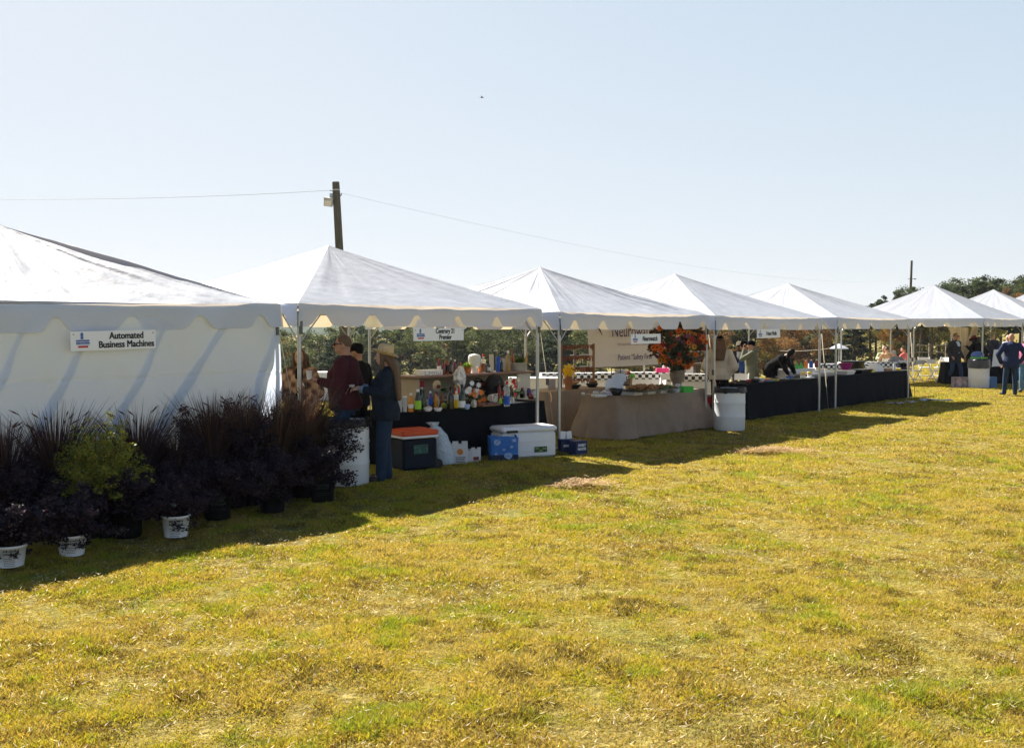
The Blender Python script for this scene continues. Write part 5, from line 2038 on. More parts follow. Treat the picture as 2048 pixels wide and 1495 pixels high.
    tag(MB().lathe([(.05, 0), (.06, .22), (.055, .22), (.045, .01)], n=18).build('cup_stack', PCLEAR, None, row(u, V + .3, Z)), 'stack of clear plastic cups on the bar', 'cups')
    u, _ = pv(1036, 752, V + .2)
    o = thing('ice_tub', 'galvanised tub with wine bottles and herbs on the bar end', 'tub', row(u, V + .2, Z), TH)
    MB().lathe([(.15, 0), (.18, .13), (.185, .14), (.17, .13), (.14, .02), (0, .02)], n=24, sx=1.05, sy=.7).build('tub', TIN, o)
    for x, t, g, h in ((-.09, -12, G_AMBER, .40), (.03, 18, G_DARK, .36), (.12, 24, G_GOLD, .36)):
        m_ = Matrix.Rotation(R(t), 3, 'Y')
        bb = MB().lathe([(.035, .05), (.038, h * .6), (.016, h * .75), (.014, h), (.0, h)], (x, 0, .0), 12, M=m_)
        bb.build('bottle', g, o)
    v, k = leaf_cloud([(-.03, -.02, .18), (.06, -.02, .17)], [.09, .08], 260, .022)
    put(np_mesh('leaves', v, 4, GREENL, np.tile((.07, .14, .03), (len(v), 1)) * np.repeat(rng.uniform(.5, 1.5, (len(v) // 4, 1)), 4, 0)), 'leaves', o)
    # plastic bag hung on the bar edge
    u, z_ = pv(917, 756, V - .06)
    mb = MB()

    def bag(i, j):
        a = 2 * pi * i
        r = (.02 + .085 * sin(pi * min(1, j * 1.02)) ** .7) * (1 + .75 * noise.noise((cos(a) * 2.2, sin(a) * 2.2, j * 5)) + .35 * noise.noise((cos(a) * 5, sin(a) * 5, j * 11)))
        return Vector((r * cos(a) + .06 * j * (-.5), r * .6 * sin(a), .16 - .44 * j))
    mb.sheet(bag, 44, 30)
    tag(mb.build('plastic_bag', mat('bag_film', (.66, .66, .68), .4, glass=.1, bump=.8, bsc=25), None, row(u, V - .10, Z - .02), TH), 'crumpled white plastic bag hanging at the bar edge', 'bag')
    # bags under the bar top
    u, _ = pv(952, 785, V + .15)
    hb = remesh(MB().ell((0, 0, .13), (.20, .11, .13)).ell((.12, 0, .16), (.14, .10, .1)), 'handbag', mat('bag_black_leather', (.012, .010, .011), .4, bump=.3), .015, 3)
    o = put(hb, 'handbag', None, row(u, V + .15, .815), TH)
    tag(o, 'black handbag with red trim inside the bar', 'handbag')
    MB().tube([(-.15 + .03 * cos(t), -.1, .12 + .16 * sin(t) + .0) if False else (-.05 + .16 * cos(t), -.09, .14 + .16 * sin(t)) for t in [pi * k / 12 for k in range(13)]], .012, 6).build('handle', C_BLK, o)
    MB().ell((.14, -.06, .19), (.10, .06, .06), 8).build('red_trim', mat('red_leather', (.20, .015, .02), .5), o)
    u, _ = pv(980, 795, V + .05)
    o = put(remesh(MB().ell((0, 0, .19), (.20, .13, .20)).ell((0, 0, .06), (.21, .13, .08)), 'rucksack', mat('bag_black_nylon', (.010, .010, .012), .7, bump=.4), .015, 3), 'rucksack', None, row(u, V - .05, .80), TH)
    tag(o, 'rounded black rucksack inside the bar', 'rucksack')
    MB().box((0, -.128, .13), (.22, .03, .12), bev=.01).build('pocket', BLACKC, o)

    # the small dark clutter between the bottles
    rq = random.Random(31)
    mats_ = (G_DARK, G_AMBER, G_GREEN, G_CLEAR, G_RED, TIN, C_PURP, PCLEAR)
    for k in range(22):
        px = rq.uniform(806, 1072)
        py = 814 - (px - 800) * .055 - rq.uniform(0, 9)
        h = rq.uniform(9, 20)
        p = spot(px, py, T)
        kk = p.y / FPX
        h, r = h * kk, rq.uniform(3.2, 5.5) * kk
        g = MB().lathe([(r * .8, 0), (r, .006), (r, h * .7), (r * rq.uniform(.4, 1.), h * .9), (r * rq.uniform(.4, .9), h)], n=12).build('jar', rq.choice(mats_), None, p)
        tag(g, 'one of the small jars and glasses crowded between the bar bottles', 'jar', 'small clutter on the bar table')
        MB().lathe([(r * .62, h), (r * .62, h * 1.08)], n=10).build('lid', rq.choice((C_BLK, C_WHT, C_RED, TIN)), g)
    # --- on the grass before the bar
    p = gp(828, 941)
    o = thing('cooler', 'dark blue cooler with an orange lid and wheels', 'cooler', gp(826, 938), R(36))
    NV_ = mat('navy_plastic', (.005, .010, .022), .5, spec=.15)
    MB().box((0, 0, .235), (.54, .42, .43), bev=.03, top=1.0).build('cooler_body', NV_, o)
    MB().box((0, 0, .465), (.57, .45, .035), bev=.012).build('rim', C_WHT, o)
    ld = MB().box((0, 0, .520), (.575, .455, .075), bev=.02).box((0, 0, .562), (.40, .28, .02), bev=.008)
    ld.build('lid', mat('orange_plastic', (.62, .085, .022), .4), o)
    MB().box((-.0, -.217, .30), (.22, .006, .12)).build('sticker', mat('green_sticker', (.03, .11, .09), .4, var=.8, sc=30), o)
    MB().box((.277, .0, .34), (.02, .16, .06), bev=.006).build('handle', C_BLK, o)
    for s in (-1, 1):
        MB().lathe([(.01, -.03), (.07, -.03), (.07, .03), (.01, .03)], (.29, s * .17, .072), 18, M=Matrix.Rotation(pi / 2, 3, 'X'), sm=False).build('wheel', C_BLK, o)
    # ice bag
    mb = MB()

    def ice(i, j):
        a = 2 * pi * i
        r = .15 * (1 - .62 * max(0, (j - .72) / .28)) * (.82 + .18 * sin(pi * min(1, j * 1.25)))
        r = r * (1 + .10 * noise.noise((cos(a) * 3, sin(a) * 3, j * 6)))
        if j > .9:
            r = .035 + .05 * (j - .9) * 10 * (1 + .5 * sin(a * 5))
        if j < .06:
            r *= j / .06
        return Vector((r * cos(a) - .16 * j ** 1.5, r * .75 * sin(a) + .10 * j, .62 * j))
    mb.sheet(ice, 32, 36)
    o = mb.build('ice_bag', mat('ice_bag_film', (.55, .64, .72), .22, var=.2, sc=30, bump=.9, bsc=35, glass=.25), None, gp(893, 932), R(30))
    tag(o, 'tall clear plastic bag of ice leaning by the cooler', 'ice bag')
    # drink cartons
    k = gp(919, 925).y / FPX
    for px, py, wpx, hpx, rz, lb, kind in ((919, 929, 31, 49, R(10), 'tall white drinks carton with an orange disc', 0), (905, 925, 20, 38, R(14), 'white carton half hidden behind the orange disc carton', 2), (950, 924, 20, 31, R(24), 'small white carton with a dark red label', 1), (938, 925, 14, 29, R(14), 'narrow white carton beside the dark red label', 2)):
        q = gp(px, py)
        kk = q.y / FPX
        w, h = wpx * kk, hpx * kk
        c = thing('drinks_carton', lb, 'carton', q, rz, 'drinks cartons on the grass')
        b = MB().box((0, 0, h * .43), (w, w * .62, h * .86))
        b.box((-w * .30, -w * .30, h * .93), (w * .38, .004, h * .13)).box((w * .30, -w * .30, h * .93), (w * .38, .004, h * .13))
        b.build('carton_body', mat('carton_white', (.56, .56, .58), .6, var=.05), c)
        f = MB()
        if kind == 0:
            f.lathe([(0.0, 0), (w * .20, 0), (w * .20, .004)], (0, -w * .312, h * .56), 20, M=Matrix.Rotation(pi / 2, 3, 'X'), mi=0)
            rdq = random.Random(1)
            for r_ in range(4):
                x = -w * .30
                while x < w * .28:
                    q_ = w * rdq.uniform(.05, .14)
                    f.box((x + q_ / 2, -w * .3115, h * (.33 - .065 * r_)), (q_ * .8, .002, h * .035), mi=1)
                    x += q_
            f.build('printing', [mat('orange_disc', (.55, .20, .04), .5, var=.3, sc=30), INK], c)
        elif kind == 1:
            f.box((0, -w * .313, h * .28), (w * .6, .004, h * .22), mi=0)
            f.box((0, -w * .3155, h * .31), (w * .42, .002, h * .04), mi=1).box((0, -w * .3155, h * .25), (w * .42, .002, h * .04), mi=1)
            f.build('printing', [mat('label_dark_red', (.16, .01, .02), .5), C_RED], c)
    # big white cooler
    q = gp(1050, 914)
    o = thing('cooler', 'long white cooler on the grass at the tent corner', 'cooler', q, R(26))
    kk = q.y / FPX
    WC = mat('cooler_white', (.66, .68, .72), .4, var=.04)
    cb = MB().box((0, .06, .20), (.90, .44, .38), bev=.03).box((0, -.165, .12), (.84, .012, .008)).box((0, -.165, .26), (.84, .012, .008))
    cb.build('cooler_body', WC, o)
    MB().box((0, .06, .435), (.93, .47, .085), bev=.03).build('lid', WC, o)
    MB().box((-.30, -.18, .415), (.18, .025, .035), bev=.006).build('latch', C_BLK, o)
    st_ = MB().box((.18, -.168, .13), (.21, .01, .085), mi=0)
    rdq = random.Random(2)
    for i in range(6):
        st_.box((.10 + .032 * i, -.174, .13 + rdq.uniform(-.02, .02)), (.022, .003, .028), mi=1)
    st_.build('sticker', [mat('sticker_green', (.02, .06, .05), .4), mat('sticker_lime', (.22, .30, .05), .4)], o)
    # blue tote
    mb = MB()

    def tote(i, j):
        a = 2 * pi * i
        sq = 1 / max(abs(cos(a)), abs(sin(a)))
        x, y = .20 * cos(a) * min(sq, 1.3), .11 * sin(a) * min(sq, 1.3)
        d = .018 * noise.noise((a * 2, j * 3, 3))
        return Vector((x * (1 + d * 3) * (1 + .06 * j), y * (1 + d * 3), .36 * j + .015 * sin(a * 3) * j))
    mb.sheet(tote, 48, 12)
    o = mb.build('tote_bag', mat('blue_tote', (.03, .15, .48), .5, bump=.5, bsc=10), None, gp(1006, 921), R(14))
    tag(o, 'blue printed tote bag in front of the white cooler', 'bag')
    pt = MB()
    rdq = random.Random(8)
    for x, z, r in ((-.12, .29, .05), (.05, .09, .055), (.10, .22, .025), (.13, .31, .03), (-.02, .18, .02), (-.13, .12, .02)):
        n = 14
        pts = [(x + r * cos(2 * pi * i / n) * (1 + .3 * rdq.random()), -.135, z + r * .75 * sin(2 * pi * i / n) * (1 + .3 * rdq.random())) for i in range(n)]
        pt.add(pts, [list(range(n))])
    pt.build('printing', mat('tote_print', (.25, .36, .58), .6, var=.5, sc=30), o)
    bs = MB().box((0, -.005, .05), (.41, .235, .10), bev=.01)
    bs.build('bag_base', mat('navy_base', (.012, .022, .05), .6), o)
    # navy drink packs
    for px, py, rz, lb in ((1133, 904, R(16), 'navy drinks pack with white flyers on top'), (1156, 907, R(40), 'navy drinks pack lettered in white beside the flyers')):
        q = gp(px, py)
        o = boxthing('drinks_pack', lb, 'drinks pack', q, (.24, .17, .21), mat('navy_card', (.012, .025, .085), .5), rz)
        put(text_mesh('SWEET\nWATER' if px > 1140 else 'SWEET', .058, C_WHT, .002, .9), 'lettering', o, (0, -.087, .11))
        if px < 1140:
            f = MB()
            for s, t in ((-.05, 4), (.05, -6)):
                f.box((s, .02, .27), (.085, .004, .12), M=Matrix.Rotation(R(t), 3, 'Y'))
            fl_ = f.build('flyer', C_WHT, o)
            MB().box((.13, -.10, .09), (.05, .05, .18), bev=.01).build('sauce_bottle', C_RED, o)


def burlap_stall():
    v0 = .12
    ua, _ = pv(1235, 800, v0)
    ub, _ = pv(1408, 790, v0)
    skirted(ua, ub, v0, .78, BURL, 'tan burlap cloth on the front table with the flower urn', 'folding table under the front burlap cloth', seed=7, flare=.12, fold=.11)
    va = 1.75
    uc, _ = pv(1092, 790, va)
    ud, _ = pv(1225, 790, va)
    skirted(uc, ud, va, .75, BURL, 'tan burlap cloth on the rear table under the pepper rack', 'folding table under the rear burlap cloth', seed=9, flare=.06, fold=.12)
    T = .768
    # front table dishes
    for px, py, w, h, lb, m in ((1190, 796, 34, 4, 'flat clear lid lying at the left end of the burlap table', PCLEAR), (1205, 793, 24, 7, 'clear lilac food box on the burlap table', mat('lilac_plastic', (.45, .43, .60), .3, glass=.3))):
        p = spot(px + 8, py - 3, T)
        k = p.y / FPX
        o = boxthing('food_box', lb, 'food box', p, (w * k * .8, .16, h * k), m, R(20), group='serving dishes on the tables')
    o = bowl(1232, 790, T, 28, 14, C_BLK, None, 'black bowl full of folded white napkins')
    nk = MB()
    rd = random.Random(12)
    for i in range(7):
        a = rd.uniform(-.4, .4)
        nk.sheet(lambda s, t: Vector((.26 * (s - .5) + .02 * i - .06, -.03 + .02 * i, .10 + .02 * i + .12 * t + .04 * sin(s * 3 + i))), 6, 2)
    nk.build('napkins', mat('napkin_blue_white', (.55, .60, .70), .7, var=.12), o)
    tray(1296, 781, T + .075, 90, .42, .03, mat('dark_tray', (.03, .03, .03), .4), FOODB, 'long dark tray heaped with brown fried food', fn=60, lump=.045, pile=.08)
    tray(1326, 778, T + .078, 40, .36, .03, C_BLK, FOODG, 'dark tray of green wraps beside the urn', fn=30, lump=.035, pile=.05)
    for i, px in enumerate((1262, 1288, 1314, 1338)):
        p = spot(px, 790 - i * 2, T)
        tag(MB().box((0, 0, .035), (.26, .34, .065), bev=.012).build('clear_container', PCLEAR, None, p, TH),
            ['clear food container nearest the napkin bowl', 'clear food container under the brown food', 'clear food container under the green wraps', 'clear food container nearest the urn'][i], 'food container', 'clear containers on the burlap table')
    p = spot(1331, 785, T)
    pl = MB()
    for i in range(5):
        pl.lathe([(.05, 0), (.11, .012), (.115, .012)], (0, 0, .012 * i), 20)
    # plates stand right by the urn
    tag(pl.build('plate_stack', C_WHT, None, spot(1342, 786, T)), 'short stack of white plates by the urn foot', 'plates')
    # wire stand with plates
    q = spot(1238, 772, T + .0)
    o = thing('wire_stand', 'black wire stand stacked with white plates', 'stand', row(pv(1238, 772, .75)[0], .72, T), TH)
    ws = MB()
    for x in (-.14, .14):
        for y in (-.1, .1):
            ws.bar((x, y, 0), (x, y, .44), .008, 6)
    for z in (.12, .28, .44):
        for a, b in (((-.14, -.1), (.14, -.1)), ((-.14, .1), (.14, .1)), ((-.14, -.1), (-.14, .1)), ((.14, -.1), (.14, .1))):
            ws.bar((*a, z), (*b, z), .008, 6)
    ws.build('wire_frame', C_BLK, o)
    for z in (.30, .33, .36, .39):
        MB().lathe([(.06, 0), (.13, .015), (.13, .022)], (0, 0, z), 20).build('plate', C_WHT, o)
    MB().box((0, 0, .20), (.22, .16, .14)).build('basket', mat('wicker', (.16, .11, .07), .8, bump=.6, bsc=60), o)
    # small pot with red and green flowers
    o = thing('flower_pot', 'small tan pot with one red bloom and lime leaves', 'flower pot', row(pv(1257, 770, .8)[0], .8, T + .13))
    MB().lathe([(.055, -.13), (.075, .09), (.08, .10), (.07, .09)], n=18).build('pot', mat('tan_pot', (.42, .27, .13), .6), o)
    MB().ell((-.03, 0, .21), (.07, .05, .035), 8).build('bloom', mat('coral_red', (.62, .06, .08), .5), o)
    MB().ell((.07, 0, .15), (.05, .04, .05), 8).build('leaf', mat('lime_leaf', (.18, .45, .05), .5), o)
    # flower urn
    u, _ = pv(1354, 784, .42)
    o = thing('flower_urn', 'huge urn of orange, red and yellow flowers on the burlap table', 'flower urn', row(u, .42, T), 0)
    k = row(u, .42).y / FPX
    MB().lathe([(.14, 0), (.14, .05), (.09, .06), (.085, .10), (.12, .16), (.15, .26), (.145, .33), (.17, .36), (.15, .36), (.12, .3)], n=26).build('urn', mat('bronze_urn', (.20, .165, .13), .45, var=.25, sc=12, bump=.2, metal=.3), o)
    MB().box((0, 0, .02), (.26, .26, .04), bev=.01).build('urn_base', mat('brown_base', (.05, .03, .025), .5), o)
    rd = random.Random(21)
    C = Vector((0, 0, .83))

    def rnd(r0=.75):
        while 1:
            p = Vector((rd.uniform(-1, 1), rd.uniform(-1, .7), rd.uniform(-1, 1)))
            if r0 < p.length < 1:
                return C + Vector((p.x * .54, p.y * .40, p.z * .46 + .03 + .06 * p.x * p.x))
    for nm, cc, n, r in (('orange_bloom', (.62, .13, .015), 36, .075), ('red_bloom', (.28, .022, .012), 34, .06), ('yellow_bloom', (.62, .30, .02), 12, .07), ('mauve_bloom', (.18, .05, .10), 14, .05), ('brown_bloom', (.20, .07, .02), 18, .06)):
        m_ = MB()
        pts = [rnd() for _ in range(n)]
        if nm == 'orange_bloom':
            pts += [Vector((rd.uniform(-.22, .22), rd.uniform(-.30, -.10), rd.uniform(.40, .62))) for _ in range(7)]
            pts += [C + Vector((-.42 + rd.uniform(-.1, .1), -.25, rd.uniform(-.25, .35))) for _ in range(10)]
        flowers(m_, pts, r, 0, rd)
        flowers(m_, [p + Vector((0, .004, 0)) for p in pts], r * .7, 0, rd)
        for p in pts:
            m_.ell(p + Vector((0, -.008, 0)), r * .22, 5, 1)
        m_.build(nm, [mat('petal_' + nm, cc, .6, var=.25, sc=20, transl=.25, tcol=cc), mat('bloom_heart', (.10, .035, .012), .8)], o)
    cents = [tuple(rnd(.2)) for _ in range(80)] + [(rd.uniform(-.2, .2), rd.uniform(-.18, .1), rd.uniform(.38, .60)) for _ in range(16)]
    v, kx = leaf_cloud(cents, [.10] * 96, 4200, .035)
    gc = np.array([(.035, .055, .02), (.05, .075, .03), (.02, .035, .018), (.08, .04, .02)])[rng.integers(0, 4, len(kx))] * rng.uniform(.6, 1.4, (len(kx), 1))
    put(np_mesh('leaves', v, 4, GREENL, np.repeat(gc, 4, 0)), 'leaves', o)
    st = MB()
    for c in cents[:40]:
        st.bar((0, 0, .35), c, .005, 4)
    st.build('stem', STEM, o)
    # green box and white box by the urn
    p = spot(1373, 784, T)
    boxthing('tissue_box', 'bright green box right of the urn', 'box', p, (.22, .14, .11), mat('bright_green', (.03, .36, .04), .5), R(24))
    # pepper rack
    u0_, _ = pv(1122, 770, va + .35)
    u1_, _ = pv(1187, 770, va + .35)
    w = u1_ - u0_
    o = thing('hanging_rack', 'wooden frame hung with four rows of red and orange peppers', 'rack', row(u0_, va + .35, T), TH)
    WD = mat('rack_wood', (.20, .11, .05), .7, var=.2, stretch=(8, 8, 1))
    hz = pv(1122, 688, va + .35)[1] - T
    for x in (0, w):
        MB().box((x, 0, hz / 2), (.035, .035, hz)).build('post', WD, o)
    rd = random.Random(6)
    for i, py in enumerate((690, 712, 735, 757)):
        z = pv(1150, py, va + .35)[1] - T
        MB().bar((0, 0, z), (w, 0, z), .004, 5).build('string', STEM, o)
        m_ = MB()
        x = .04
        while x < w - .03:
            L = rd.uniform(.05, .13)
            m_.tube([(x, rd.uniform(-.02, .02), z), (x + rd.uniform(-.01, .01), 0, z - L * .6), (x + rd.uniform(-.02, .02), 0, z - L)], [.006, .009, .002], 6, mi=rd.choice((0, 0, 1, 2)))
            x += rd.uniform(.018, .034)
        m_.build('pepper_string', [mat('pepper_red', (.17, .022, .012), .45), mat('pepper_orange', (.32, .09, .02), .45), mat('pepper_brown', (.12, .04, .02), .6)], o)
    # yellow mum
    u, _ = pv(1137, 772, va + .12)
    o = thing('potted_mum', 'bright yellow chrysanthemum before the pepper rack', 'potted plant', row(u, va + .12, T))
    zc = pv(1137, 745, va + .12)[1] - T
    MB().lathe([(.06, 0), (.08, zc - .08), (.085, zc - .07)], n=16).build('pot', mat('terracotta', (.35, .14, .06), .8), o)
    m_ = MB()
    flowers(m_, [(rd.gauss(0, .055), rd.gauss(-.02, .05), zc + rd.gauss(.02, .055)) for _ in range(150)], .024, 0, rd)
    m_.build('blooms', mat('yellow_petal', (.75, .50, .01), .6, transl=.3, tcol=(.8, .5, .02)), o)
    for px, w_, lb, f in ((1146, 34, 'black bowl heaped with brown rolls on the rear table', FOODT), (1184, 26, 'black bowl of food under the right rack post', FOODB)):
        u, _ = pv(px, 778, va + .25)
        p = row(u, va + .25, T)
        k = p.y / FPX
        r = w_ * k / 2
        o = MB().lathe([(r * .6, 0), (r * .9, .05), (r, .08), (r * .93, .08), (0, .03)], n=22).build('serving_bowl', C_BLK, None, p)
        tag(o, lb, 'bowl', 'serving dishes on the tables')
        f_ = MB()
        for i in range(14):
            a, q = rd.random() * 6.28, r * .7 * rd.random() ** .5
            f_.ell((cos(a) * q, sin(a) * q, .08 + rd.uniform(0, .05)), (r * .22, r * .2, r * .15), 6)
        f_.build('food', f, o)
    u, _ = pv(1103, 775, va + .4)
    boxthing('display_card', 'pale grey card standing at the left end of the rear burlap table', 'card', row(u, va + .4, T), (.22, .03, .20), mat('grey_card', (.38, .34, .36), .7))
    # banner
    vb = 3.25
    a0, z0 = pv(1172, 668, vb)
    a1, _ = pv(1330, 668, vb)
    _, z1 = pv(1260, 731, vb)
    _, zt = pv(1260, 643, vb)
    w, h = a1 - a0, zt - z1
    mb = MB()

    def bf(i, j):
        c = (1 - sin(pi * j)) * .0
        x = w * i + .22 * j * (1 - i) - .04 * (1 - i) * 0
        return Vector((x, .05 * sin(i * 5 + j * 2) * j, h * (1 - j) - .10 * sin(pi * i) * (1 - j) * .6 + .05 * (1 - i) * (1 - j)))
    mb.sheet(bf, 40, 14)
    BN = mat('banner_vinyl', (.60, .58, .62), .55, var=.03, transl=.12, tcol=(.70, .66, .68))
    o = mb.build('banner', BN, None, row(a0, vb, z1), TH)
    tag(o, 'pale hung banner with purple lettering behind the burlap tables', 'banner')
    PUR = mat('banner_purple', (.075, .045, .17), .5)
    PURL = mat('banner_lilac', (.34, .27, .36), .6)
    put(text_mesh('Neurowatch', .40, PUR, .002, .9), 'lettering', o, (w * .56, -.07, h * .78))
    put(text_mesh('Intraoperative Neuromonitoring', .11, PURL, 0, .95), 'lettering', o, (w * .56, -.07, h * .50))
    put(text_mesh('Patient \u201cSafety First\u201d', .185, PUR, .001, .95), 'lettering', o, (w * .57, -.09, h * .20))
    # the sweeping logo stroke
    MB().tube([(w * .10, -.05, h * .97), (w * .14, -.05, h * .80), (w * .17, -.05, h * .70)], [.008, .018, .006], 6).build('logo', PUR, o)
    drum(gp(1459, 859), 'dented white drum with a black liner between the burlap and black tables', h=.80, r=.29, seed=2)


def black_stall():
    v0 = .22
    ua, _ = pv(1492, 768, v0)
    ub, _ = pv(1651, 755, v0)
    uc, _ = pv(1655, 755, v0)
    ud, _ = pv(1815, 742, v0)
    skirted(ua, ub, v0, .76, BLKCL, 'long black cloth on the table of the stooping woman', 'folding table under the nearer long black cloth', seed=13, flare=.05, fold=.045)
    skirted(uc, ud, v0, .76, BLKCL, 'long black cloth on the far table reaching the corner post', 'folding table under the farther long black cloth', seed=15, flare=.05, fold=.045)
    T = .768
    FOIL = mat('tin_foil', (.62, .63, .65), .3, metal=.6, bump=.6, bsc=30)
    S = lambda px, v: row(pv(px, 760, v)[0], v, T)
    q = S(1518, v0 + .3)
    o = boxthing('tray_lid', 'flat pink tray at the left end of the black table', 'tray', q, (.62, .3, .05), mat('pink_plastic', (.40, .03, .09), .4), TH)
    for i, px in enumerate((1606, 1619)):
        p = S(px, v0 + .12)
        k = p.y / FPX
        j = thing('jar', ['jar with a yellow lid nearer the stooping woman', 'jar with a yellow lid nearer the tent post'][i], 'jar', p, 0, 'yellow lidded jars on the black table')
        MB().lathe([(.055, 0), (.058, .01), (.058, .11), (.05, .12)], n=18).build('jar_body', mat('jar_sauce', (.50, .40, .30), .3, var=.4, sc=20), j)
        MB().lathe([(.058, .118), (.06, .122), (.06, .15), (0, .152)], n=18).build('lid', C_YEL, j)
        MB().lathe([(.0590, .02), (.0590, .07)], n=18).build('jar_label', C_WHT, j)
    for i, (px, v, w, d, h, lb, m) in enumerate(((1575, v0 + .35, .42, .30, .02, 'open magazine on the black table before the stooping woman', mat('magazine', (.35, .40, .42), .5, var=.9, sc=12)),
                                                 (1592, v0 + .15, .34, .22, .02, 'dark leaflet with white print beside the yellow lidded jars', mat('leaflet', (.10, .14, .15), .5, var=.9, sc=25)),
                                                 (1545, v0 + .2, .30, .25, .04, 'yellow folder on the black table edge', mat('yellow_card', (.38, .27, .04), .6)))):
        boxthing('leaflet' if h < .03 else 'folder', lb, 'paper', S(px, v), (w, d, h), m, TH + .3 * (i - 1))
    for px, v, w, h, lb in ((1620, v0 + .45, .8, .10, 'wide foil pan under a white lid on the black table'), (1644, v0 + .42, .55, .16, 'foil pan with a rounded foil cover behind the tent post')):
        p = S(px, v)
        o = MB().box((0, 0, h * .3), (w, .40, h * .6), top=1.08).build('foil_pan', FOIL, None, p, TH)
        tag(o, lb, 'pan', 'serving dishes on the tables')
        MB().ell((0, 0, h * .65), (w * .46, .19, h * .5), 10).build('pan_cover', FOIL if px > 1630 else C_WHT, o)
    p = S(1691, v0 + .5)
    o = MB().lathe([(.10, 0), (.17, .16), (.18, .17), (.16, .16), (.09, .02)], n=22, sx=1.3).build('plastic_tub', mat('magenta_plastic', (.30, .012, .17), .4), None, p + Vector((0, 0, .10)), TH)
    tag(o, 'magenta plastic tub on the black table', 'tub')
    bs = boxthing('carton', 'white carton beneath the magenta tub', 'carton', p, (.42, .34, .095), C_WHT, TH)
    p = S(1705, v0 + 1.6)
    o = thing('black_bin', 'big black plastic bin standing behind the black table', 'bin', Vector((p.x, p.y, 0)))
    MB().lathe([(.26, 0), (.33, .95), (.35, .96), (.35, 1.0), (.31, 1.0), (.25, .05)], n=28).build('bin_body', mat('bin_black', (.018, .024, .026), .4), o)
    MB().lathe([(.352, .96), (.36, .98), (.352, 1.0)], n=28).build('bin_rim', C_BLK, o)
    for px, v, w, d, lb, m in ((1690, v0 + .25, .55, .35, 'white serving tray on the black table', C_WHT), (1722, v0 + .28, .75, .36, 'black serving tray at the middle of the far black table', C_BLK)):
        p = S(px, v)
        o = MB().box((0, 0, .05), (w * .8, d * .8, .10), top=1.25).build('serving_tray', m, None, p, TH)
        tag(o, lb, 'tray', 'serving dishes on the tables')
    p = S(1750, v0 + .45)
    mb = MB()

    def linen(i, j):
        a = 2 * pi * i
        r = (.34 - .22 * j) * (1 + .18 * noise.noise((cos(a) * 3, sin(a) * 3, j)))
        return Vector((r * cos(a) * 1.25, r * .6 * sin(a), .22 * j ** .6))
    mb.sheet(linen, 40, 8)
    mb.lathe([(.15, .205), (0, .24)], n=12)
    tag(mb.build('linen_heap', WCLOTH, None, p, TH), 'heap of white linen on the far black table', 'linen')
    p = S(1768, v0 + .35)
    boxthing('food_board', 'brown board of food right of the white linen', 'board', p, (.5, .3, .07), mat('food_board_wood', (.32, .20, .10), .6, var=.4), TH)
    p = S(1803, v0 + .42)
    o = MB().lathe([(.24, 0), (.25, .02), (.13, .03), (.13, .16), (.10, .18), (0, .18)], n=22, sx=1.2).build('black_hat', BLACKC, None, p, TH)
    tag(o, 'black hat lying at the far end of the black table', 'hat')
    MB().lathe([(.132, .035), (.132, .07)], n=22, sx=1.2).build('hat_band', C_BLK, o)
    p = S(1788, v0 + .2)
    tag(MB().lathe([(.035, 0), (.035, .18), (.015, .22), (.015, .24)], n=12).build('water_bottle', PCLEAR, None, p), 'clear water bottle beside the black hat', 'bottle')
    # tent-fold napkins, bottles on the far side
    for px, c, lb, g in ((1593, (.10, .45, .10), 'green cone napkin nearer the stooping woman', 1), (1602, (.10, .45, .10), 'green cone napkin nearer the orange bottle', 1)):
        p = S(px, v0 + .95)
        p.z = pv(px, 736, v0 + .95)[1]
        tag(MB().lathe([(.09, 0), (.0, .17)], n=4, sm=False).lathe([(.085, -.012), (.085, 0)], n=4, sm=False).build('folded_napkin', mat('napkin_green', c, .6), None, p, R(20)), lb, 'napkin', 'folded green napkins')
    # guest table behind carrying them
    p0 = S(1577, v0 + .80)
    skirted(0, 1.5, 0, .6, WCLOTH, 'white cloth on the small table behind the foil pans', 'small table behind the foil pans', h=pv(1597, 737, v0 + .95)[1] - .005, origin=Vector((p0.x, p0.y, 0)), seed=22, flare=.03)
    for px, g, lb in ((1612, C_ORG, 'orange squeeze bottle between green napkins and tent post'), (1622, C_BLUE, 'blue bottle next to the orange squeeze bottle'), (1633, G_RED, 'red bottle close to the tent post')):
        zt = pv(1597, 737, v0 + .95)[1]
        bottle(px, 0, 0, 16, 8, g, C_WHT, None, lb, 'jug', loc=row(pv(px, 737, v0 + 1.0)[0], v0 + 1.0, zt))
    rq = random.Random(32)
    for k in range(20):
        px = rq.uniform(1510, 1800)
        v = v0 + rq.uniform(.15, .65)
        p = S(px, v)
        w, h = rq.uniform(.06, .22), rq.uniform(.03, .11)
        if k % 2:
            g = MB().lathe([(w * .3, 0), (w * .45, h * .5), (w * .5, h), (w * .46, h), (w * .3, .01)], n=14).build('dish', rq.choice((C_WHT, C_BLK, PCLEAR, TIN, C_BLUE)), None, p)
            tag(g, 'one of the small dishes scattered over the black tables', 'dish', 'small dishes on the black tables')
        else:
            g = boxthing('packet', 'one of the small packets scattered over the black tables', 'packet', p, (w * 1.3, w, h * .7), rq.choice((C_WHT, mat('packet_teal', (.06, .22, .24), .5), mat('packet_brown', (.22, .13, .07), .6), C_YEL, C_BLK)), TH + rq.uniform(-1, 1), group='small packets on the black tables')
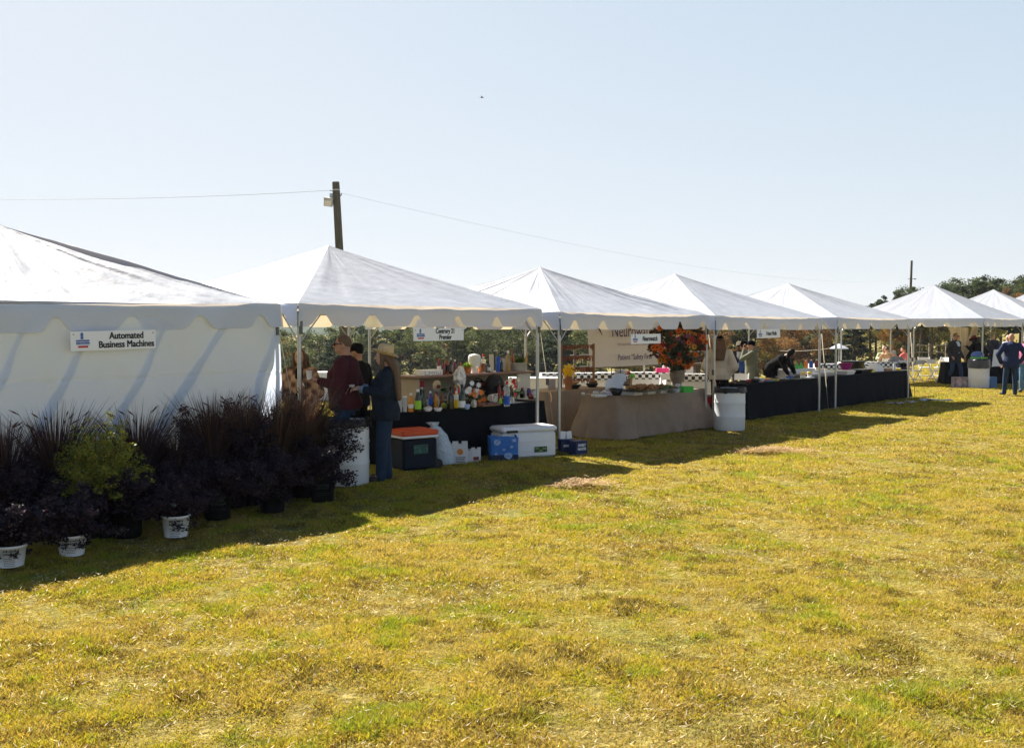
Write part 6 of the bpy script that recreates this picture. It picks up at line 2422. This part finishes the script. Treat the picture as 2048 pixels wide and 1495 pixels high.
    for k in range(9):
        u_ = rq.uniform(5.12 + 1.7, 5.12 + 4.2)
        px = rq.uniform(1180, 1395)
        p = row(pv(px, 785, rq.uniform(.2, .7))[0], rq.uniform(.2, .72), T)
        h, r = rq.uniform(.05, .14), rq.uniform(.03, .055)
        g = MB().lathe([(r * .8, 0), (r, .006), (r, h * .8), (r * .7, h)], n=12).build('jar', rq.choice((PCLEAR, G_CLEAR, TIN, C_WHT, G_DARK)), None, p)
        tag(g, 'one of the small cups and jars among the dishes on the front burlap table', 'jar', 'small jars on the burlap table')
    # litter on the grass
    for px, py, w, lb, m in ((1790, 809, .42, 'crumpled black and white wrapper on the shaded grass', mat('wrapper_bw', (.25, .26, .30), .4, var=1., sc=14)), (1822, 807, .26, 'crumpled clear film on the shaded grass', PCLEAR), (1872, 803, .8, 'flattened white and blue plastic sheet on the grass', mat('film_blue', (.40, .46, .58), .35, var=.7, sc=9))):
        mb = MB().sheet(lambda i, j: Vector((w * (i - .5), .22 * (j - .5), .05 + .05 * noise.noise((i * 5, j * 4, px)))), 16, 8)
        tag(mb.build('litter', m, None, gp(px, py), R(-15)), lb, 'litter')


def beyond():
    # sunlit guest tables behind the tents: white cloths with checkered runners
    for i, (px, y, w, lb) in enumerate(((1068, 23.8, 1.2, 'white cloth of the guest table behind the bar end'), (1172, 26.2, 2.3, 'checkered white cloth behind the pepper rack'), (1292, 26.6, 2.4, 'checkered white cloth behind the tray of fried food'), (1392, 25.6, 1.5, 'checkered white cloth right of the urn'),
                                        (1690, 33.2, 1.9, 'checkered white cloth behind the black bin'), (1752, 35.0, 2.1, 'checkered white cloth before the seated guests'), (652, 27.0, .8, 'white cloth of the guest table behind the man in sunglasses'))):
        p = at(px, 720, y)
        p.z = 0
        c = skirted(-w / 2, w / 2, 0, .75, WCLOTH, lb, 'folding table under the ' + lb.replace('white cloth', 'cloth'), origin=p - Vector((w / 2, 0, 0)), rz=R(3), seed=30 + i, flare=.02)
        if 'check' in lb:
            r = MB().sheet(lambda a, b: Vector((w * a, [-.02, -.018, .2, .55][int(b * 3 + .001)], [.60, .775, .775, .775][int(b * 3 + .001)])), 4, 3)
            tag(r.build('table_runner', CHECK, None, p - Vector((w / 2, .025, 0)), R(3)), 'black and white checkered runner on the ' + lb.replace('checkered ', '').replace('white cloth', 'cloth'), 'table runner', 'checkered runners')
    # things on those tables
    rd = random.Random(17)
    for px, lb in ((1328, 'white condiment bottle left of the urn'), (1337, 'second white condiment bottle from the urn'), (1346, 'white condiment bottle touching the urn in the photo')):
        q = at(px, 752, 26.9)
        bottle(px, 0, 0, 17, 6, C_WHT, C_WHT, C_RED, lb, 'jug', loc=Vector((q.x, 26.9, .768)))
    q = at(1330, 767, 26.8)
    boxthing('pink_box', 'pink and blue carton behind the green wraps', 'carton', Vector((q.x, 26.75, .768)), (.5, .2, .12), mat('hot_pink', (.55, .02, .14), .5), 0)
    q = at(1390, 760, 25.3)
    # soft drink crate, sunlit, beside the drum
    q = gp(1405, 828)
    o = thing('drinks_crate', 'red soda crate with a grey lid in the sun behind the drum', 'crate', q, R(10))
    MB().box((0, 0, .20), (.62, .42, .40), bev=.02).build('crate_body', C_RED, o)
    MB().box((0, 0, .435), (.64, .44, .06), bev=.015).build('lid', mat('grey_lid', (.40, .38, .44), .5), o)
    MB().sheet(lambda i, j: Vector((.6 * (i - .5), -.214, .16 + .05 * sin(i * 6) + .05 * j)), 20, 1).build('swash', C_WHT, o)
    # signboard by the drum
    q = at(1384, 765, 24.4)
    o = MB().box((0, 0, .16), (.62, .02, .30), M=Matrix.Rotation(R(-12), 3, 'X')).build('menu_board', C_WHT, None, Vector((q.x, 26.0, .77)), R(-4))
    tag(o, 'white board with black writing right of the urn', 'board')
    pr = MB()
    for r_ in range(2):
        x = -.24
        while x < .22 - .1 * r_:
            w_ = rd.uniform(.02, .06)
            pr.box((x + w_ / 2, -.012 - .0 + .03 * (r_ - .5) * -1, .13 - .09 * r_), (w_ * .8, .004, .05), M=Matrix.Rotation(R(-12), 3, 'X') if False else None)
            x += w_ + .012
    pr.build('lettering', INK, o)
    # chairs in the sun beyond the black table
    for i, (px, py, rz, lb) in enumerate(((1829, 765, 20, 'white folding chair half behind the corner post'), (1850, 757, 170, 'white folding chair facing the camera beside the post'), (1872, 764, 200, 'nearest white folding chair by the striding man'), (1882, 757, 120, 'white folding chair behind the nearest one'),
                                          (1792, 762, 10, 'white folding chair at the far end of the black cloth'), (1345, 800, 190, 'white folding chair behind the burlap table'), (1478, 800, 160, 'white folding chair left of the black cloth'))):
        folding_chair(gp(px, py) if px not in (1345, 1478) else Vector((at(px, 700, 24.6).x, 24.6, 0)), R(rz), lb)
    q = gp(1868, 757)
    # patio umbrella
    y = 75.
    b = at(1678, 700, y)
    b.z = float(terrain(b.x, y))
    o = thing('patio_umbrella', 'open white patio umbrella beyond the black table', 'umbrella', b)
    zt = at(1702, 688, y).z - b.z
    MB().bar((0, 0, 0), (0, 0, zt), .025).build('pole', C_WHT, o)
    cn = MB()
    n = 8
    r = .72
    ze = at(1702, 696, y).z - b.z
    tp = (0, 0, zt + .06)
    rim = [(r * cos(2 * pi * i / n), r * sin(2 * pi * i / n), ze) for i in range(n)]
    cn.add([tp] + rim, [[0, 1 + i, 1 + (i + 1) % n] for i in range(n)])
    cn.add(rim + [(x, y_, z - .06) for x, y_, z in rim], [[i, (i + 1) % n, n + (i + 1) % n, n + i][::-1] for i in range(n)])
    cn.build('canopy', FAB, o)
    # rail fence on the crest
    fm = mat('fence_wood', (.15, .12, .085), .85, var=.25)
    yy = 40.
    x0, x1 = at(1150, 700, yy).x, at(1440, 700, yy).x
    o = thing('rail_fence', 'weathered post and rail fence beyond the burlap tables', 'fence', (x0, yy, 0))
    L = x1 - x0
    for i in range(4):
        MB().box((L * i / 3, 0, .55), (.12, .12, 1.1)).build('post', fm, o)
    for z in (.45, .92):
        MB().bar((-.2, -.08, z - .06), (L + .2, -.08, z + .12), .05, 8).build('rail', fm, o)
    yy = 66.
    x0, x1 = at(1826, 700, yy).x, at(1960, 700, yy).x
    o = thing('rail_fence', 'low rail fence at the wood edge behind the white chairs', 'fence', (x0, yy, 0))
    L = x1 - x0
    for i in range(5):
        MB().box((L * i / 4, 0, .5), (.14, .14, 1.0)).build('post', fm, o)
    for z in (.40, .85):
        MB().bar((-.2, -.1, z), (L + .2, -.1, z), .035, 8).build('rail', fm, o)
    # cable strung low across the field
    a, b = at(1560, 701, 44), at(1702, 689, 41)
    tag(MB().tube([a.lerp(b, i / 12) - Vector((0, 0, .1 * sin(pi * i / 12))) for i in range(13)], .008, 5).build('guy_rope', STRAP), 'thin rope running to the patio umbrella', 'rope')
    # under the draped tent
    p = gp(1957, 775)
    drum(p, 'square shouldered white drum with a drooping dark liner beyond the gap', h=.92, r=.32, seed=3, lh=.30, liner=mat('grey_liner', (.045, .048, .055), .3, bump=.8, bsc=14), mt=mat('drum_pale', (.62, .63, .64), .5, var=.12, sc=4))
    tag(MB().box((0, 0, .03), (.46, .30, .05), bev=.015).build('green_plate', mat('lime_plastic', (.16, .50, .04), .5), None, p + Vector((-.02, 0, .955)), .1), 'lime green tray lying on the far drum', 'tray')
    tag(MB().ell((0, 0, .10), (.22, .15, .13), 10).build('blue_bag', mat('blue_film', (.10, .18, .42), .4, bump=.7, bsc=20), None, p + Vector((0, .12, .97)), .1), 'blue plastic bundle on the far drum', 'bag')
    for i, (px, y, w, m, lb) in enumerate(((1930, 35.2, 1.3, BLKCL, 'black cloth behind the striding man'), (1992, 35.4, 1.2, BLKCL, 'black cloth right of the far drum'), (2040, 37.5, 1.5, BLKCL, 'black cloth behind the pink shirt'))):
        q = at(px, 700, y)
        skirted(0, w, 0, .7, m, lb, 'table under the ' + lb, origin=Vector((q.x - w / 2, y, 0)), rz=R(-8), seed=50 + i)
    q = at(1992, 735, 35.7)
    mb = MB().sheet(lambda i, j: Vector((.75 * (i - .5) * (1 + .2 * j), -.05 - .06 * j, .60 * (1 - j) + .02 * sin(i * 8) * j)), 14, 6)
    tag(mb.build('white_cloth', WCLOTH, None, Vector((q.x - .1, 34.9, .62)), R(-8)), 'white cloth hung over the black table by the far drum', 'cloth')
    for px, py, dim, lb, m in ((1925, 774, (.62, .35, .34), 'grey and red printed carton on the grass by the striding man', mat('carton_print', (.30, .24, .26), .6, var=.8, sc=9)), (1934, 766, (.4, .3, .30), 'brown carton behind the printed one', mat('brown_card', (.26, .19, .12), .8)), (1981, 774, (.3, .3, .35), 'blue cooler box right of the far drum', mat('blue_box', (.08, .18, .36), .5))):
        boxthing('carton' if 'cooler' not in lb else 'cooler_box', lb, 'carton' if 'cooler' not in lb else 'cooler', gp(px, py), dim, m, R(-6))
    # swagged drape at the back of the draped tent
    y = 37.0

    def strip(pts, m, name, label, wd):
        mb = MB()
        N = len(pts) - 1

        def f(i, j):
            t = j * N
            k = min(int(t), N - 1)
            a, b = Vector(pts[k][0]), Vector(pts[k + 1][0])
            c, d = Vector(pts[k][1]), Vector(pts[k + 1][1])
            fr = t - k
            l, r_ = a.lerp(b, fr), c.lerp(d, fr)
            p_ = l.lerp(r_, i)
            return p_ + Vector((0, .07 * sin(i * 22 + j), 0))
        mb.sheet(f, 40, 16)
        tag(mb.build(name, m), label, 'drape', 'cream drapes of the far tent')
    DR = mat('cream_drape', (.58, .53, .44), .8, transl=.35, tcol=(.75, .65, .48))
    A = lambda px, py: at(px, py, y)
    strip([(A(1896, 655), A(1937, 655)), (A(1908, 680), A(1936, 690)), (A(1924, 702), A(1931, 708)), (A(1926, 712), A(1931, 714))], DR, 'drape', 'cream drape hanging beside the striding man', 0)
    strip([(A(1945, 655), A(1957, 655)), (A(1938, 675), A(1952, 676)), (A(1931, 694), A(1940, 698)), (A(1925, 706), A(1930, 712))], DR, 'drape', 'narrow cream drape swagged to the left', 0)


def air():
    """thin autumn haze round the whole scene"""
    o = MB().box((0, 560, 18), (3600, 1280, 56)).build('haze', [])
    m = bpy.data.materials.new('haze_air')
    m.use_nodes = True
    n, l = m.node_tree.nodes, m.node_tree.links
    n.remove(n['Principled BSDF'])
    v = n.new('ShaderNodeVolumePrincipled')
    v.inputs['Color'].default_value = (.80, .87, 1.0, 1)
    v.inputs['Density'].default_value = HAZE
    v.inputs['Anisotropy'].default_value = .2
    l.new(v.outputs[0], n['Material Output'].inputs['Volume'])
    o.data.materials.append(m)
    tag(o, 'thin pale blue haze over the field and far wood', 'haze', kind='stuff')


HAZE = .00016
far_hill()
build_ground()
build_grass()
build_hay()
plant_trees()
undergrowth()
poles()
plants()
bar_stall()
burlap_stall()
black_stall()
beyond()
people()
air()
